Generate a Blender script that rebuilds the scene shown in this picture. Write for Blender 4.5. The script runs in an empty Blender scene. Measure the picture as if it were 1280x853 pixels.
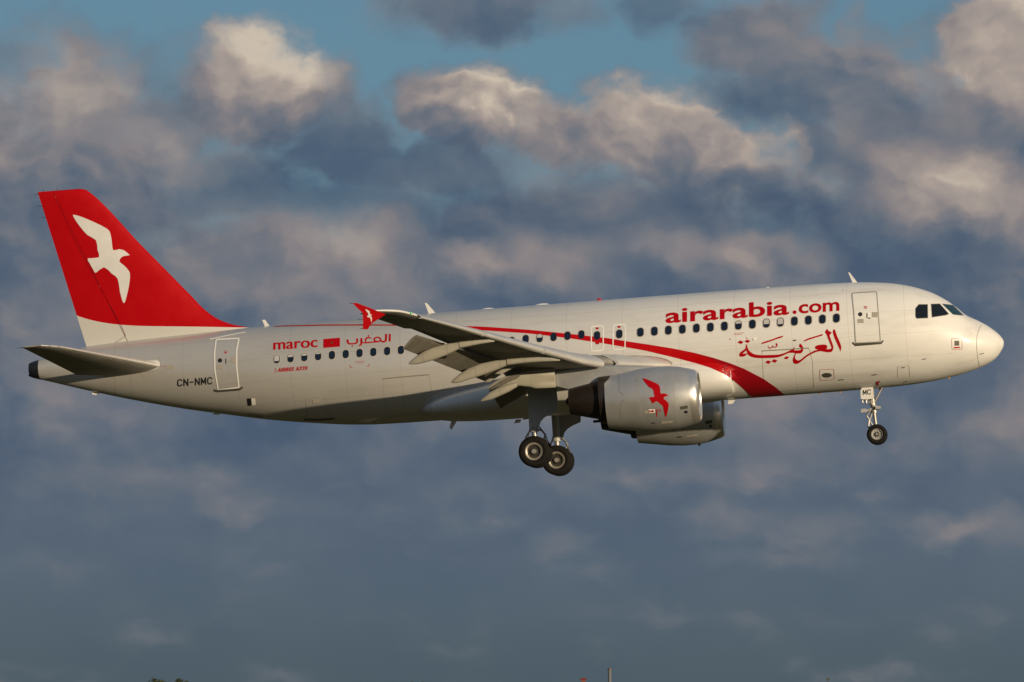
import bpy, bmesh, math, random
import numpy as np
from mathutils import Vector, Matrix
from mathutils.bvhtree import BVHTree
random.seed(7)
C = bpy.context.scene
COL = C.collection
R = math.radians

# ------------------------------------------------------------------ camera
FPX = 5877.37                     # focal length in pixels of the 1280 px wide photograph
PITCH = math.atan((884 - 426.5) / FPX)
cam_d = bpy.data.cameras.new('camera')
cam = bpy.data.objects.new('camera', cam_d)
COL.objects.link(cam)
cam_d.sensor_width = 36.0
cam_d.lens = FPX * 36.0 / 1280
cam_d.clip_start = 1.0
cam_d.clip_end = 60000
cam.location = (0, 0, 1.8)
cam.rotation_euler = (R(90) + PITCH, 0, 0)
C.camera = cam
C.view_settings.view_transform = 'Standard'
C.view_settings.look = 'None'
C.view_settings.gamma = 1
C.view_settings.use_curve_mapping = False
C.view_settings.exposure = 0.0
C.render.resolution_x, C.render.resolution_y = 1024, 682

# how the aircraft sits in the air: yaw, pitch, roll seen from the camera, then into the world
PSI, TH, PHI, TX, TZ, DIST = .1159, .0746, .068, .8093, -.6942, 180.0
def rot3():
    c, s = math.cos(PHI), math.sin(PHI); B = np.array([[1,0,0],[0,c,s],[0,-s,c]])
    c, s = math.cos(TH), math.sin(TH);   P = np.array([[c,0,-s],[0,1,0],[s,0,c]])
    c, s = math.cos(PSI), math.sin(PSI); Y = np.array([[c,s,0],[-s,c,0],[0,0,1]])
    return Y @ P @ B
M3 = rot3()
CAMF = M3.T @ np.array([-TX, -DIST, -TZ])          # camera in the aircraft's own frame (x forward from X=18, y port, z up)
ce, se = math.cos(PITCH), math.sin(PITCH)
W3 = np.array([[1,0,0],[0,ce,-se],[0,se,ce]])      # (right, depth, up) -> world
A3 = W3 @ M3
AT = W3 @ np.array([TX, DIST, TZ]) + np.array([0,0,1.8])
P0 = np.array([0.3, 0.0, -4.35])                   # the aircraft's base point, under its main wheels
A0 = A3 @ P0 + AT
def ray(px, py):
    return M3.T @ np.array([(px-640)/FPX, 1, -(py-426.5)/FPX])
def at(px, py, y):                                  # (station X aft of the nose, height z) on a lateral plane
    d = ray(px, py); t = (y-CAMF[1])/d[1]; p = CAMF + d*t
    return (18-p[0], p[2])

# ------------------------------------------------------------------ sun and sky
SUN_F = np.array([1.05, -1.0, .165])                 # towards the sun in the aircraft's frame
sw = A3 @ SUN_F; sw = sw/np.linalg.norm(sw)
SUN_EL = math.asin(sw[2]); SUN_AZ = math.atan2(sw[0], sw[1])
sd = bpy.data.lights.new('sun', 'SUN'); so = bpy.data.objects.new('sun', sd); COL.objects.link(so)
sd.energy = 3.8; sd.angle = R(.5); sd.color = (1.0, .80, .54)
so.rotation_euler = Vector(sw).to_track_quat('Z', 'Y').to_euler()
so.location = (0, 0, 60)

world = bpy.data.worlds.new("World"); C.world = world; world.use_nodes = True
nt = world.node_tree; N = nt.nodes; L = nt.links; N.clear()
class NB:
    """tiny node builder"""
    def __init__(s, nt): s.nt = nt
    def n(s, t, **k):
        o = s.nt.nodes.new(t)
        for a, b in k.items(): setattr(o, a, b)
        return o
    def put(s, sock, v):
        if isinstance(v, bpy.types.NodeSocket): s.nt.links.new(v, sock)
        elif v is not None:
            sock.default_value = v
    def m(s, op, a, b=None, c=None, clamp=False):
        o = s.n('ShaderNodeMath', operation=op); o.use_clamp = clamp
        s.put(o.inputs[0], a); s.put(o.inputs[1], b)
        if c is not None: s.put(o.inputs[2], c)
        return o.outputs[0]
    def v(s, op, a, b=None, c=None):
        o = s.n('ShaderNodeVectorMath', operation=op)
        s.put(o.inputs[0], a); s.put(o.inputs[1], b)
        if c is not None: s.put(o.inputs[2], c)
        return o.outputs['Value'] if op in ('LENGTH', 'DOT_PRODUCT') else o.outputs[0]
    def mr(s, x, a, b, c=0., d=1., kind='SMOOTHSTEP'):
        o = s.n('ShaderNodeMapRange', interpolation_type=kind)
        s.put(o.inputs[0], x)
        for i, q in enumerate((a, b, c, d)): s.put(o.inputs[1+i], q)
        return o.outputs[0]
    def noise(s, vec, scale, detail=5., rough=.5, dist=0., color=False):
        o = s.n('ShaderNodeTexNoise'); s.put(o.inputs['Vector'], vec)
        o.inputs['Scale'].default_value = scale; o.inputs['Detail'].default_value = detail
        o.inputs['Roughness'].default_value = rough; o.inputs['Distortion'].default_value = dist
        return o.outputs['Color'] if color else o.outputs[0]
    def mix(s, f, a, b, blend='MIX'):
        o = s.n('ShaderNodeMix', data_type='RGBA', blend_type=blend)
        s.put(o.inputs[0], f); s.put(o.inputs[6], a); s.put(o.inputs[7], b)
        return o.outputs[2]
w = NB(nt)
sky = w.n('ShaderNodeTexSky', sky_type='NISHITA'); sky.sun_disc = False
sky.sun_elevation = SUN_EL; sky.sun_rotation = SUN_AZ
sky.air_density = 1.0; sky.dust_density = 1.5; sky.ozone_density = 2.0
SKY_STR = 0.10
tc = w.n('ShaderNodeTexCoord')
sep = w.n('ShaderNodeSeparateXYZ'); L.new(tc.outputs['Generated'], sep.inputs[0])
az = w.m('ARCTAN2', sep.outputs[0], sep.outputs[1])
el = w.m('ARCSINE', sep.outputs[2])
K = FPX/100
U = w.m('MULTIPLY', az, K)
V_ = w.m('MULTIPLY_ADD', el, K, -K*PITCH)
cmb = w.n('ShaderNodeCombineXYZ'); L.new(U, cmb.inputs[0]); L.new(V_, cmb.inputs[1])
P = cmb.outputs[0]
#  cumulus banks from far to near (directions on the sky in hundredths of a radian x K):
#  centre, half sizes, how strongly the low sun catches the top, softness of the rim, opacity
PUFFS = [
 (640,345,1100,112,.34,.9,1.),(60,280,230,190,.50,.8,1.),(1200,230,260,170,.46,.6,1.),(420,420,420,110,.36,.9,.8),(1050,420,420,110,.34,.9,.8),
 (740,275,330,55,.30,.7,1.),
 (595,5,115,38,.26,.7,.9),(835,5,50,32,.22,.7,.7),(700,20,60,22,.18,.8,.6),(30,70,50,20,.22,.8,.6),
 (960,60,100,70,.26,.5,.95),(1075,110,95,90,.60,.45,.95),(960,120,110,50,.16,.6,.9),(1130,200,170,75,.22,.5,.95),
 (95,135,85,80,.56,.45,.95),(400,110,55,45,.48,.5,.9),(312,120,108,80,.92,.45,1.),(200,170,80,60,.30,.5,.9),
 (590,138,92,60,1.0,.32,1.),(700,165,80,45,.72,.4,1.),(805,170,112,76,1.05,.34,1.),(890,210,108,70,1.0,.38,1.),(955,228,45,20,.45,.6,.7),
 (270,230,150,70,.34,.7,.9),(190,215,60,50,.55,.7,.8),(440,185,90,60,.26,.6,.9),(540,215,130,52,.10,.7,.9),(760,255,190,45,.24,.8,.9),(840,280,170,34,.06,.8,.9),(440,262,220,34,.06,.8,.8),
 (1264,78,84,88,2.6,.25,1.),(1170,150,80,40,.20,.6,.8),
 (1195,275,125,75,.74,.5,1.),(1275,330,90,70,.55,.6,1.),(1015,242,46,24,.6,.8,.8),(1100,330,160,45,.12,.8,.8),(960,330,75,34,.66,.6,.9),(810,325,80,36,.40,.7,.9),
 (660,355,110,48,.58,.8,.9),(592,345,52,32,.85,.7,.85),(585,276,30,22,.5,.9,.6),(420,315,110,45,.52,.65,.9),(300,300,90,40,.40,.7,.8),(190,290,60,35,.30,.7,.7),
 (150,370,170,60,.10,.8,.8),(340,370,70,34,.46,.7,.7),(720,390,500,40,.12,.9,.6),
 (1130,545,200,55,.42,.8,.85),(1240,470,160,60,.28,.9,.8),(60,530,160,60,.36,.9,.8),(500,590,700,30,.16,.9,.7),(500,500,600,60,.36,.9,.7),
 (180,625,200,36,0.30,0.85,0.64),(60,650,80,26,0.29,0.95,0.59),(375,650,60,24,0.29,0.95,0.59),(565,640,62,44,0.40,0.75,0.68),(690,625,90,30,0.33,0.85,0.68),(860,600,80,26,0.26,0.95,0.51),
 (895,655,52,30,0.52,0.75,0.72),(1010,662,85,26,0.40,0.85,0.68),(960,700,110,17,0.40,0.85,0.68),(1245,678,62,25,0.48,0.85,0.68),(1205,672,30,14,0.36,0.85,0.59),(1040,780,55,16,0.32,0.95,0.59),(1200,776,55,22,0.33,0.95,0.59),(770,775,110,16,0.26,1.00,0.51),(50,710,90,20,0.26,1.00,0.51),(240,680,200,20,0.19,1.00,0.51)]
fw = w.v('SUBTRACT', w.noise(P, .8, 3., .5, color=True), (.5,.5,.5))
fw2 = w.v('SUBTRACT', w.noise(P, 3.0, 4., .55, color=True), (.5,.5,.5))
PW = w.v('MULTIPLY_ADD', fw, (.75,.55,0), P); PW = w.v('MULTIPLY_ADD', fw2, (.24,.20,0), PW)
flat = w.v('MULTIPLY', PW, (1., 1.25, 1.))
f1 = w.m('SUBTRACT', w.noise(flat, 1.15, 6., .48), .5)
f2 = w.m('SUBTRACT', w.noise(w.v('ADD', flat, (.13,.16,0)), 1.15, 6., .48), .5)
rel = w.m('SUBTRACT', f1, f2)
g1 = w.m('SUBTRACT', w.noise(flat, 3.6, 4., .5), .5)
edge = w.m('MULTIPLY_ADD', f1, 2.0, w.m('MULTIPLY', g1, .35))
litn = w.m('MULTIPLY_ADD', rel, 1.15, w.m('MULTIPLY', f1, .8))
bigN = w.noise(P, .3, 3., .5)
def ramp(v):
    r = w.n('ShaderNodeValToRGB'); e = r.color_ramp.elements
    stops = [(0.,(74,90,112)),(.16,(89,102,119)),(.34,(110,115,125)),(.55,(136,130,132)),(.80,(168,156,148)),(1.,(203,189,172))]
    while len(e) < len(stops): e.new(.5)
    for q, (p_, c_) in zip(e, stops): q.position = p_; q.color = c3(*c_, k=1/S)
    w.put(r.inputs[0], v); return r.outputs[0]
def c3(r, g, b, k=1.0):
    f = lambda c: (c/255/12.92) if c/255 <= .04045 else ((c/255+.055)/1.055)**2.4
    return (f(r)*S*k, f(g)*S*k, f(b)*S*k, 1)
S = 1/SKY_STR
# clear sky between and above the clouds, measured sky colour deepened towards the photograph's teal
skyb = w.mix(.6, sky.outputs[0], c3(72,122,153))
val = None; cov = None
for (x, y, rx, ry, li, so_, op) in PUFFS:
    u, v = (x-640)/100, (426.5-y)/100
    q = w.v('MULTIPLY_ADD', PW, (100/rx, 100/ry, 0), (-u*100/rx, -v*100/ry, 0))
    d = w.m('ADD', w.v('LENGTH', q), w.m('MULTIPLY', edge, .75))
    so_ = min(1., so_*1.15+.08)
    c_ = w.mr(d, 1.0+so_*.62, 1.0-so_*.60, 0., op)
    t = w.m('ADD', w.v('DOT_PRODUCT', q, (.32,.62,0)), litn)
    lv = w.mr(t, -.95, .75, max(.02, li*.22), min(1., li*.95+.04))
    if val is None: val, cov = lv, c_
    else:
        mx = w.n('ShaderNodeMix', data_type='FLOAT'); w.put(mx.inputs[0], c_); w.put(mx.inputs[2], val); w.put(mx.inputs[3], lv); val = mx.outputs[0]
        cov = w.m('MAXIMUM', cov, c_)
# the rest of the sky, away from the view: broken cloud of the same kind
far = w.m('MAXIMUM', w.mr(w.m('ABSOLUTE', U), 7.5, 11.), w.mr(V_, 5., 9.))
gen = w.mr(w.m('ADD', bigN, w.m('MULTIPLY', f1, .4)), .38, .55)
val = w.m('ADD', w.m('MULTIPLY', val, w.m('SUBTRACT', 1., far)), w.m('MULTIPLY', far, w.mr(w.m('ADD', litn, w.m('MULTIPLY', bigN, .6)), -.1, .9, .05, .6)))
cov = w.m('ADD', w.m('MULTIPLY', cov, w.m('SUBTRACT', 1., far)), w.m('MULTIPLY', far, gen))
deck = w.mr(V_, 2.2, .9)                                # below this the banks close up
val = w.m('ADD', val, w.m('MULTIPLY', litn, w.m('MULTIPLY_ADD', w.mr(V_, -3., .5), .12, .05)))
n3 = w.mr(w.noise(w.v('MULTIPLY', PW, (1., 1.5, 1.)), .42, 4., .45), .36, .68, -.12, .26)
streak = w.mr(w.noise(w.v('MULTIPLY', PW, (.75, 1.6, 1.)), .95, 5., .45), .48, .80, .0, .34)
lowz = w.mr(V_, -1.0, -2.0)
n3 = w.m('MULTIPLY', n3, w.m('MULTIPLY_ADD', lowz, -.7, 1.))
val = w.m('ADD', w.m('ADD', val, n3), w.m('MULTIPLY', streak, lowz), clamp=True)
cov = w.m('MAXIMUM', cov, deck)
cl = ramp(val)
sc_ = w.n('ShaderNodeVectorMath', operation='SCALE'); L.new(cl, sc_.inputs[0]); sc_.inputs['Scale'].default_value = S
low = w.mix(w.mr(V_, -4.4, -2.4), c3(77,92,99), c3(91,105,115))
lk = w.mr(V_, -4.6, -.6, .85, .0)
clc = w.mix(w.m('MULTIPLY', lk, w.mr(val, .12, .6, 1., .30)), sc_.outputs[0], low)
skyc = w.mix(cov, skyb, clc)
# below the horizon nothing but the ground sheet is seen
bg = w.n('ShaderNodeBackground'); L.new(skyc, bg.inputs[0]); bg.inputs[1].default_value = SKY_STR
out = w.n('ShaderNodeOutputWorld'); L.new(bg.outputs[0], out.inputs[0])
world.cycles.sampling_method = 'MANUAL'; world.cycles.sample_map_resolution = 512

# ------------------------------------------------------------------ materials
def srgb(r, g, b):
    f = lambda c: (c/255/12.92) if c/255 <= .04045 else ((c/255+.055)/1.055)**2.4
    return (f(r), f(g), f(b), 1)
def mat(name, col, rough=.4, metal=0., coat=0., spec=.5, var=.0, vscale=1.5, bump=0., bscale=3.):
    m = bpy.data.materials.new(name); m.use_nodes = True
    b = m.node_tree.nodes['Principled BSDF']; x = NB(m.node_tree)
    b.inputs['Base Color'].default_value = (*col[:3], 1)
    b.inputs['Roughness'].default_value = rough; b.inputs['Metallic'].default_value = metal
    b.inputs['Coat Weight'].default_value = coat; b.inputs['Coat Roughness'].default_value = .08
    b.inputs['Specular IOR Level'].default_value = spec
    t = x.n('ShaderNodeTexCoord')
    if var:
        n = x.noise(t.outputs['Object'], vscale, 6., .6)
        k = x.mr(n, .3, .7, 1-var, 1+var, 'LINEAR')
        mx = x.v('MULTIPLY', tuple(col[:3]), k)
        x.put(mx.node.inputs[1], k)
        m.node_tree.links.new(mx, b.inputs['Base Color'])
        m.node_tree.links.new(x.mr(n, .3, .7, rough*.85, min(1., rough*1.25), 'LINEAR'), b.inputs['Roughness'])
    if bump:
        bn = x.n('ShaderNodeBump'); bn.inputs['Strength'].default_value = 1.; bn.inputs['Distance'].default_value = bump
        m.node_tree.links.new(x.noise(t.outputs['Object'], bscale, 3., .5), bn.inputs['Height'])
        m.node_tree.links.new(bn.outputs[0], b.inputs['Normal'])
    return m
def body_paint():
    """white at the nose running into silver grey at the tail, with skin joints, streaks of grime and a faint ripple"""
    m = bpy.data.materials.new('fuselage_paint'); m.use_nodes = True
    t = m.node_tree; b = t.nodes['Principled BSDF']; x = NB(t)
    tcn = x.n('ShaderNodeTexCoord'); s = x.n('ShaderNodeSeparateXYZ'); t.links.new(tcn.outputs['Object'], s.inputs[0])
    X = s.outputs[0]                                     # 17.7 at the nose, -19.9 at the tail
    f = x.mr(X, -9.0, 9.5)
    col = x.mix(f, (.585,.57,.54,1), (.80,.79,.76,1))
    # grime: long streaks along the airflow
    gv = x.v('MULTIPLY', tcn.outputs['Object'], (.25, 1.6, 1.6))
    g = x.noise(gv, 1.3, 6., .62)
    col = x.mix(x.mr(g, .45, .8, 0., .26), col, (.30,.27,.22,1))
    # each skin panel differs a touch
    br = x.n('ShaderNodeTexVoronoi'); br.inputs['Scale'].default_value = .55
    t.links.new(x.v('MULTIPLY', tcn.outputs['Object'], (.7, 0, 1.3)), br.inputs['Vector'])
    lo = x.m('MULTIPLY_ADD', br.outputs['Color'], .05, .975)
    # circumferential and lengthwise joints
    fx = x.m('FRACT', x.m('DIVIDE', x.m('ADD', X, 40.3), 2.13))
    j1 = x.m('LESS_THAN', x.m('ABSOLUTE', x.m('SUBTRACT', fx, .5)), .0052)
    fz = x.m('FRACT', x.m('DIVIDE', x.m('ADD', s.outputs[2], 10.03), .86))
    j2 = x.m('LESS_THAN', x.m('ABSOLUTE', x.m('SUBTRACT', fz, .5)), .009)
    j = x.m('MULTIPLY', x.m('MAXIMUM', j1, j2), x.m('LESS_THAN', X, 15.8))
    col = x.mix(x.m('MULTIPLY', j, .22), col, (.2,.18,.16,1))
    mul = x.n('ShaderNodeVectorMath', operation='SCALE'); t.links.new(col, mul.inputs[0]); t.links.new(lo, mul.inputs['Scale'])
    t.links.new(mul.outputs[0], b.inputs['Base Color'])
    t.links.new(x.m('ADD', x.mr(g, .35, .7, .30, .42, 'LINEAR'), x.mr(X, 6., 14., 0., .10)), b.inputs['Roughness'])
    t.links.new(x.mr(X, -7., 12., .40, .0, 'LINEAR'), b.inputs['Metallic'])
    b.inputs['Coat Weight'].default_value = .14; b.inputs['Coat Roughness'].default_value = .14
    bn = x.n('ShaderNodeBump'); bn.inputs['Strength'].default_value = .5; bn.inputs['Distance'].default_value = .006
    t.links.new(x.noise(tcn.outputs['Object'], 2.2, 2., .5), bn.inputs['Height']); t.links.new(bn.outputs[0], b.inputs['Normal'])
    return m
MT = dict(
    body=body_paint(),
    white=mat('white_paint', (.74,.73,.70), .35, coat=.3, var=.05),
    offwhite=mat('fin_base_paint', (.62,.61,.57), .38, coat=.2, var=.05),
    red=mat('red_paint', (.46,.0,.002), .42, coat=.0, var=.04, spec=.22),
    mark=mat('red_marking', (.42,.0,.004), .5, spec=.15),
    markdark=mat('deep_red_marking', (.33,.003,.010), .45, spec=.3),
    black=mat('black_marking', (.012,.012,.014), .5),
    seam=mat('panel_joint', (.22,.20,.17), .6),
    softseam=mat('faint_joint', (.42,.39,.33), .6),
    frame=mat('door_outline_white', (.88,.87,.83), .4),
    greyframe=mat('door_outline_grey', (.34,.33,.30), .5),
    sill=mat('worn_sill', (.10,.09,.075), .5, metal=.4, var=.2),
    pane=mat('window_pane', (.006,.012,.028), .10, spec=.6),
    rimw=mat('window_rim', (.50,.45,.38), .45),
    shade=mat('window_shade', (.50,.50,.50), .4),
    cockpit=mat('cockpit_glass', (.008,.010,.012), .06, spec=.7),
    screen=mat('reflection_tinted_windscreen', (.012,.045,.062), .05, spec=.9),  # teal reflection of the front pane is put into the base colour
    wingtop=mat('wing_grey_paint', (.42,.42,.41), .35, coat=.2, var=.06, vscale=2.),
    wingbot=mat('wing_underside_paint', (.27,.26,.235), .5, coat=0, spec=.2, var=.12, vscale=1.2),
    slat=mat('bare_slat_metal', (.66,.65,.62), .34, metal=.45, var=.05),
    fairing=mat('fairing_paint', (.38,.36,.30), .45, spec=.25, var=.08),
    flap=mat('shade_darkened_flap', (.16,.15,.125), .5, spec=.2, var=.15, vscale=2.5),  # grey taken down to stand in for shade on the flap undersides
    nac=mat('nacelle_silver_paint', (.50,.50,.495), .34, metal=.55, coat=.15, var=.08, vscale=1.2, bump=.004, bscale=2.5),
    lip=mat('polished_inlet_metal', (.86,.83,.78), .30, metal=.85),
    core=mat('burnt_exhaust_metal', (.045,.035,.03), .38, metal=.6, var=.25),
    duct=mat('dark_duct', (.018,.02,.026), .4, metal=.3),
    steel=mat('gear_steel', (.40,.385,.36), .42, metal=.6, var=.12, vscale=6.),
    gearw=mat('gear_white_paint', (.42,.42,.40), .4, var=.1, vscale=5.),
    geard=mat('gear_door_paint', (.44,.45,.45), .42, var=.08),
    hyd=mat('hydraulic_hose', (.03,.03,.03), .5),
    rubber=mat('tyre_rubber', (.012,.011,.010), .8, spec=.15, var=.25, vscale=5.),
    rim=mat('wheel_alloy', (.36,.33,.28), .42, metal=.5, var=.12, vscale=6.),
    hubm=mat('hub_metal', (.07,.06,.05), .5, metal=.5),
    brake=mat('brake_pack', (.05,.045,.04), .6, metal=.4),
    beacon=mat('red_lens', (.45,.01,.01), .15, coat=.8),
    amber=mat('amber_lens', (.8,.35,.05), .2, coat=.6),
    green=mat('green_lens', (.03,.5,.15), .15, coat=.8),
    label=mat('small_placard', (.38,.35,.29), .5),
)

def add_joints(m, sx, sy, depth=.35, grime=.45):
    # access panels, skin joints and dark chordwise streaks
    t = m.node_tree; b = t.nodes['Principled BSDF']; x = NB(t)
    tcn = x.n('ShaderNodeTexCoord'); sp_ = x.n('ShaderNodeSeparateXYZ'); t.links.new(tcn.outputs['Object'], sp_.inputs[0])
    ln = []
    sk = x.m('ADD', sp_.outputs[0], x.m('MULTIPLY', x.m('ABSOLUTE', sp_.outputs[1]), .5))
    for src, d, w_ in ((sk, sx, .010), (sp_.outputs[1], sy, .007)):
        fr = x.m('FRACT', x.m('DIVIDE', x.m('ADD', src, 50.17), d)); ln.append(x.m('LESS_THAN', x.m('ABSOLUTE', x.m('SUBTRACT', fr, .5)), w_/d*1.4))
    j = x.m('MAXIMUM', ln[0], ln[1])
    g = x.noise(x.v('MULTIPLY', tcn.outputs['Object'], (.35, 3.0, 1.)), 1.6, 5., .6)
    old = b.inputs['Base Color'].links[0].from_socket
    c_ = x.mix(x.mr(g, .48, .78, 0., grime), old, (.06,.05,.04,1))
    c_ = x.mix(x.m('MULTIPLY', j, depth), c_, (.03,.028,.025,1))
    t.links.new(c_, b.inputs['Base Color'])
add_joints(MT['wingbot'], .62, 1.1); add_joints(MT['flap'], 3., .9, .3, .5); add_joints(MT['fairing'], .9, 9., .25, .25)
# ------------------------------------------------------------------ mesh helpers
class MB:
    def __init__(s): s.v = []; s.f = []; s.m = []
    def add(s, vs, fs, mi=0):
        o = len(s.v); s.v += [tuple(float(c) for c in p) for p in vs]
        for f in fs: s.f.append(tuple(i+o for i in f)); s.m.append(mi)
    def loft(s, rings, closed=True, cap0=True, cap1=True, mi=0):
        n = len(rings[0]); o = len(s.v)
        for r in rings: s.v += [tuple(float(c) for c in p) for p in r]
        for i in range(len(rings)-1):
            for j in range(n if closed else n-1):
                k = (j+1) % n
                s.f.append((o+i*n+j, o+i*n+k, o+(i+1)*n+k, o+(i+1)*n+j)); s.m.append(mi)
        if cap0: s.f.append(tuple(o+j for j in reversed(range(n)))); s.m.append(mi)
        if cap1: s.f.append(tuple(o+(len(rings)-1)*n+j for j in range(n))); s.m.append(mi)
    def tube(s, a, b, r0, r1=None, n=16, mi=0, caps=True):
        r1 = r0 if r1 is None else r1
        a = np.array(a, float); b = np.array(b, float); d = b-a; d /= np.linalg.norm(d)
        u = np.cross(d, [0,0,1.] if abs(d[2]) < .9 else [1.,0,0]); u /= np.linalg.norm(u); w_ = np.cross(d, u)
        ring = lambda c, r: [c + r*(math.cos(t)*u + math.sin(t)*w_) for t in [2*math.pi*i/n for i in range(n)]]
        s.loft([ring(a, r0), ring(b, r1)], True, caps, caps, mi)
    def path(s, pts, r, n=8, mi=0):
        for p, q in zip(pts[:-1], pts[1:]): s.tube(p, q, r, r, n, mi)
    def box(s, c, h, mi=0, rot=None):
        vs = []
        for dx in (-1,1):
            for dy in (-1,1):
                for dz in (-1,1):
                    q = np.array([dx*h[0], dy*h[1], dz*h[2]])
                    if rot is not None: q = rot @ q
                    vs.append(np.array(c)+q)
        s.add(vs, [(0,1,3,2),(4,6,7,5),(0,4,5,1),(2,3,7,6),(0,2,6,4),(1,5,7,3)], mi)
    def revolve(s, prof, c, axis='x', n=48, mi=0, tilt=0., close=False, caps=True):
        """prof: (along, radius) pairs; axis x: along the aircraft (positive = aft), y: lateral"""
        rings = []
        for a, r in prof:
            ring = []
            for i in range(n):
                t = 2*math.pi*i/n
                if axis == 'x':
                    p = (c[0]-a, c[1]+r*math.cos(t), c[2]+r*math.sin(t)+tilt*a)
                elif axis == 'y': p = (c[0]+r*math.cos(t), c[1]+a, c[2]+r*math.sin(t))
                else: p = (c[0]+r*math.cos(t), c[1]+r*math.sin(t), c[2]+a)
                ring.append(p)
            rings.append(ring)
        s.loft(rings, True, caps and not close, caps and not close, mi)
        if close:
            o = len(s.v)-len(rings)*n; k = (len(rings)-1)*n
            for j in range(n):
                s.f.append((o+k+j, o+k+(j+1)%n, o+(j+1)%n, o+j)); s.m.append(mi)
    def slab(s, quad, th, axis=1, mi=0):
        """a flat panel from an outline of points, thickened along one axis"""
        n = len(quad); a = [np.array(p, float) for p in quad]; d = np.zeros(3); d[axis] = th
        s.add([p-d/2 for p in a]+[p+d/2 for p in a],
              [tuple(range(n))[::-1], tuple(range(n, 2*n))]+[(i, (i+1)%n, n+(i+1)%n, n+i) for i in range(n)], mi)

ROOT = None
def obj(name, mb, mats, parent=None, smooth=35, shift=True):
    me = bpy.data.meshes.new(name)
    v = np.array(mb.v, float)
    if shift: v = v - P0
    me.from_pydata(v.tolist(), [], mb.f)
    if not isinstance(mats, (list, tuple)): mats = [mats]
    for m in mats: me.materials.append(m)
    me.polygons.foreach_set('material_index', mb.m)
    me.update()
    bm = bmesh.new(); bm.from_mesh(me)
    bmesh.ops.remove_doubles(bm, verts=bm.verts, dist=1e-5)
    bmesh.ops.recalc_face_normals(bm, faces=bm.faces); bm.to_mesh(me); bm.free()
    if smooth:
        me.polygons.foreach_set('use_smooth', [True]*len(me.polygons))
        me.set_sharp_from_angle(angle=R(smooth))
    o = bpy.data.objects.new(name, me); COL.objects.link(o)
    if parent: o.parent = parent
    return o
def interp(xs, ys, x):                              # Catmull-Rom through the given stations
    n = len(xs)
    if x <= xs[0]: return ys[0]
    if x >= xs[-1]: return ys[-1]
    i = max(0, min(n-2, int(np.searchsorted(xs, x))-1))
    h = xs[i+1]-xs[i]; t = (x-xs[i])/h
    def sl(k):
        if k == 0: return (ys[1]-ys[0])/(xs[1]-xs[0])
        if k == n-1: return (ys[-1]-ys[-2])/(xs[-1]-xs[-2])
        a = (ys[k]-ys[k-1])/(xs[k]-xs[k-1]); b = (ys[k+1]-ys[k])/(xs[k+1]-xs[k])
        return 0. if a*b <= 0 else 2*a*b/(a+b)
    m0, m1 = sl(i)*h, sl(i+1)*h
    return (2*t**3-3*t**2+1)*ys[i]+(t**3-2*t**2+t)*m0+(-2*t**3+3*t**2)*ys[i+1]+(t**3-t**2)*m1

def chain(o): return o
# ------------------------------------------------------------------ the ground and what stands on the skyline
def bary(px, py, dist):                             # where something seen at a spot stands, at a given distance
    a = (px-640)/FPX; e = PITCH-(py-426.5)/FPX
    return np.array([dist*a, dist, 1.8+dist*math.tan(e)])
g = MB()
gn = 40; gs = [-14000+28000*i/gn for i in range(gn+1)]
g.add([(x, y+9000, 0) for y in gs for x in gs], [(j*(gn+1)+i, j*(gn+1)+i+1, (j+1)*(gn+1)+i+1, (j+1)*(gn+1)+i) for j in range(gn) for i in range(gn)])
gm = mat('airfield_grass', (.085,.075,.03), .9, var=.35, vscale=.02, spec=.1)
go = obj('ground', g, gm, smooth=0, shift=False); go['kind'] = 'structure'

leafm = mat('tree_foliage', (.060,.070,.020), .7, var=.45, vscale=.8, spec=.2)
barkm = mat('tree_bark', (.09,.065,.045), .9, var=.2)
def tree(px, top, dist, width, label, seed):
    rnd = random.Random(seed)
    h = bary(px, top, dist)[2]; x, y = bary(px, top, dist)[:2]
    root = bpy.data.objects.new('tree', None); COL.objects.link(root); root.location = (x, y, 0)
    root['label'] = label; root['category'] = 'tree'; root['group'] = 'trees on the skyline'
    t = MB(); hh = h*.62
    t.tube((0,0,-.2), (0,0,hh*.5), h*.028, h*.020, 10); t.tube((0,0,hh*.5), (.15,0,hh), h*.020, h*.012, 10)
    for k in range(7):
        a = k*2.4; r = width*rnd.uniform(.25,.42); z0 = h*rnd.uniform(.25,.5)
        t.tube((0,0,z0), (r*math.cos(a), r*math.sin(a), z0+h*rnd.uniform(.15,.3)), h*.011, h*.003, 6)
    obj('trunk', t, barkm, root, shift=False)
    c = MB(); cl = []
    for k in range(34):
        a = rnd.uniform(0, 6.28); zz = rnd.uniform(.28, .93); rr = width*.5*math.sqrt(max(0, 1-((zz-.58)/.42)**2))*rnd.uniform(.2,1)
        cl.append((rr*math.cos(a), rr*math.sin(a), h*zz, width*rnd.uniform(.07,.15)))
    cl.append((0,0,h*.90,h*.055)); cl.append((width*.22,0,h*.86,h*.05)); cl.append((-width*.25,.2,h*.84,h*.05))
    for (cx, cy, cz, cr) in cl:
        for q in range(90):
            d = np.array([rnd.gauss(0,1) for _ in range(3)]); d /= np.linalg.norm(d)
            p = np.array([cx,cy,cz])+d*cr*rnd.uniform(.4,1.35)
            p[2] = min(p[2], h)
            u = np.array([rnd.gauss(0,1) for _ in range(3)]); u /= np.linalg.norm(u); v = np.cross(u, d); s_ = rnd.uniform(.09,.2)*h/9
            c.add([p-u*s_, p+v*s_*.6, p+u*s_, p-v*s_*.6], [(0,1,2,3)])
    obj('crown', c, leafm, root, smooth=0, shift=False)
    return root
tree(195, 845.5, 950, 5.2, 'dark green tree top at the lower left, left one of a pair', 3)
tree(228, 845.5, 960, 4.2, 'dark green tree top at the lower left, right one of a pair', 11)
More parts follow.
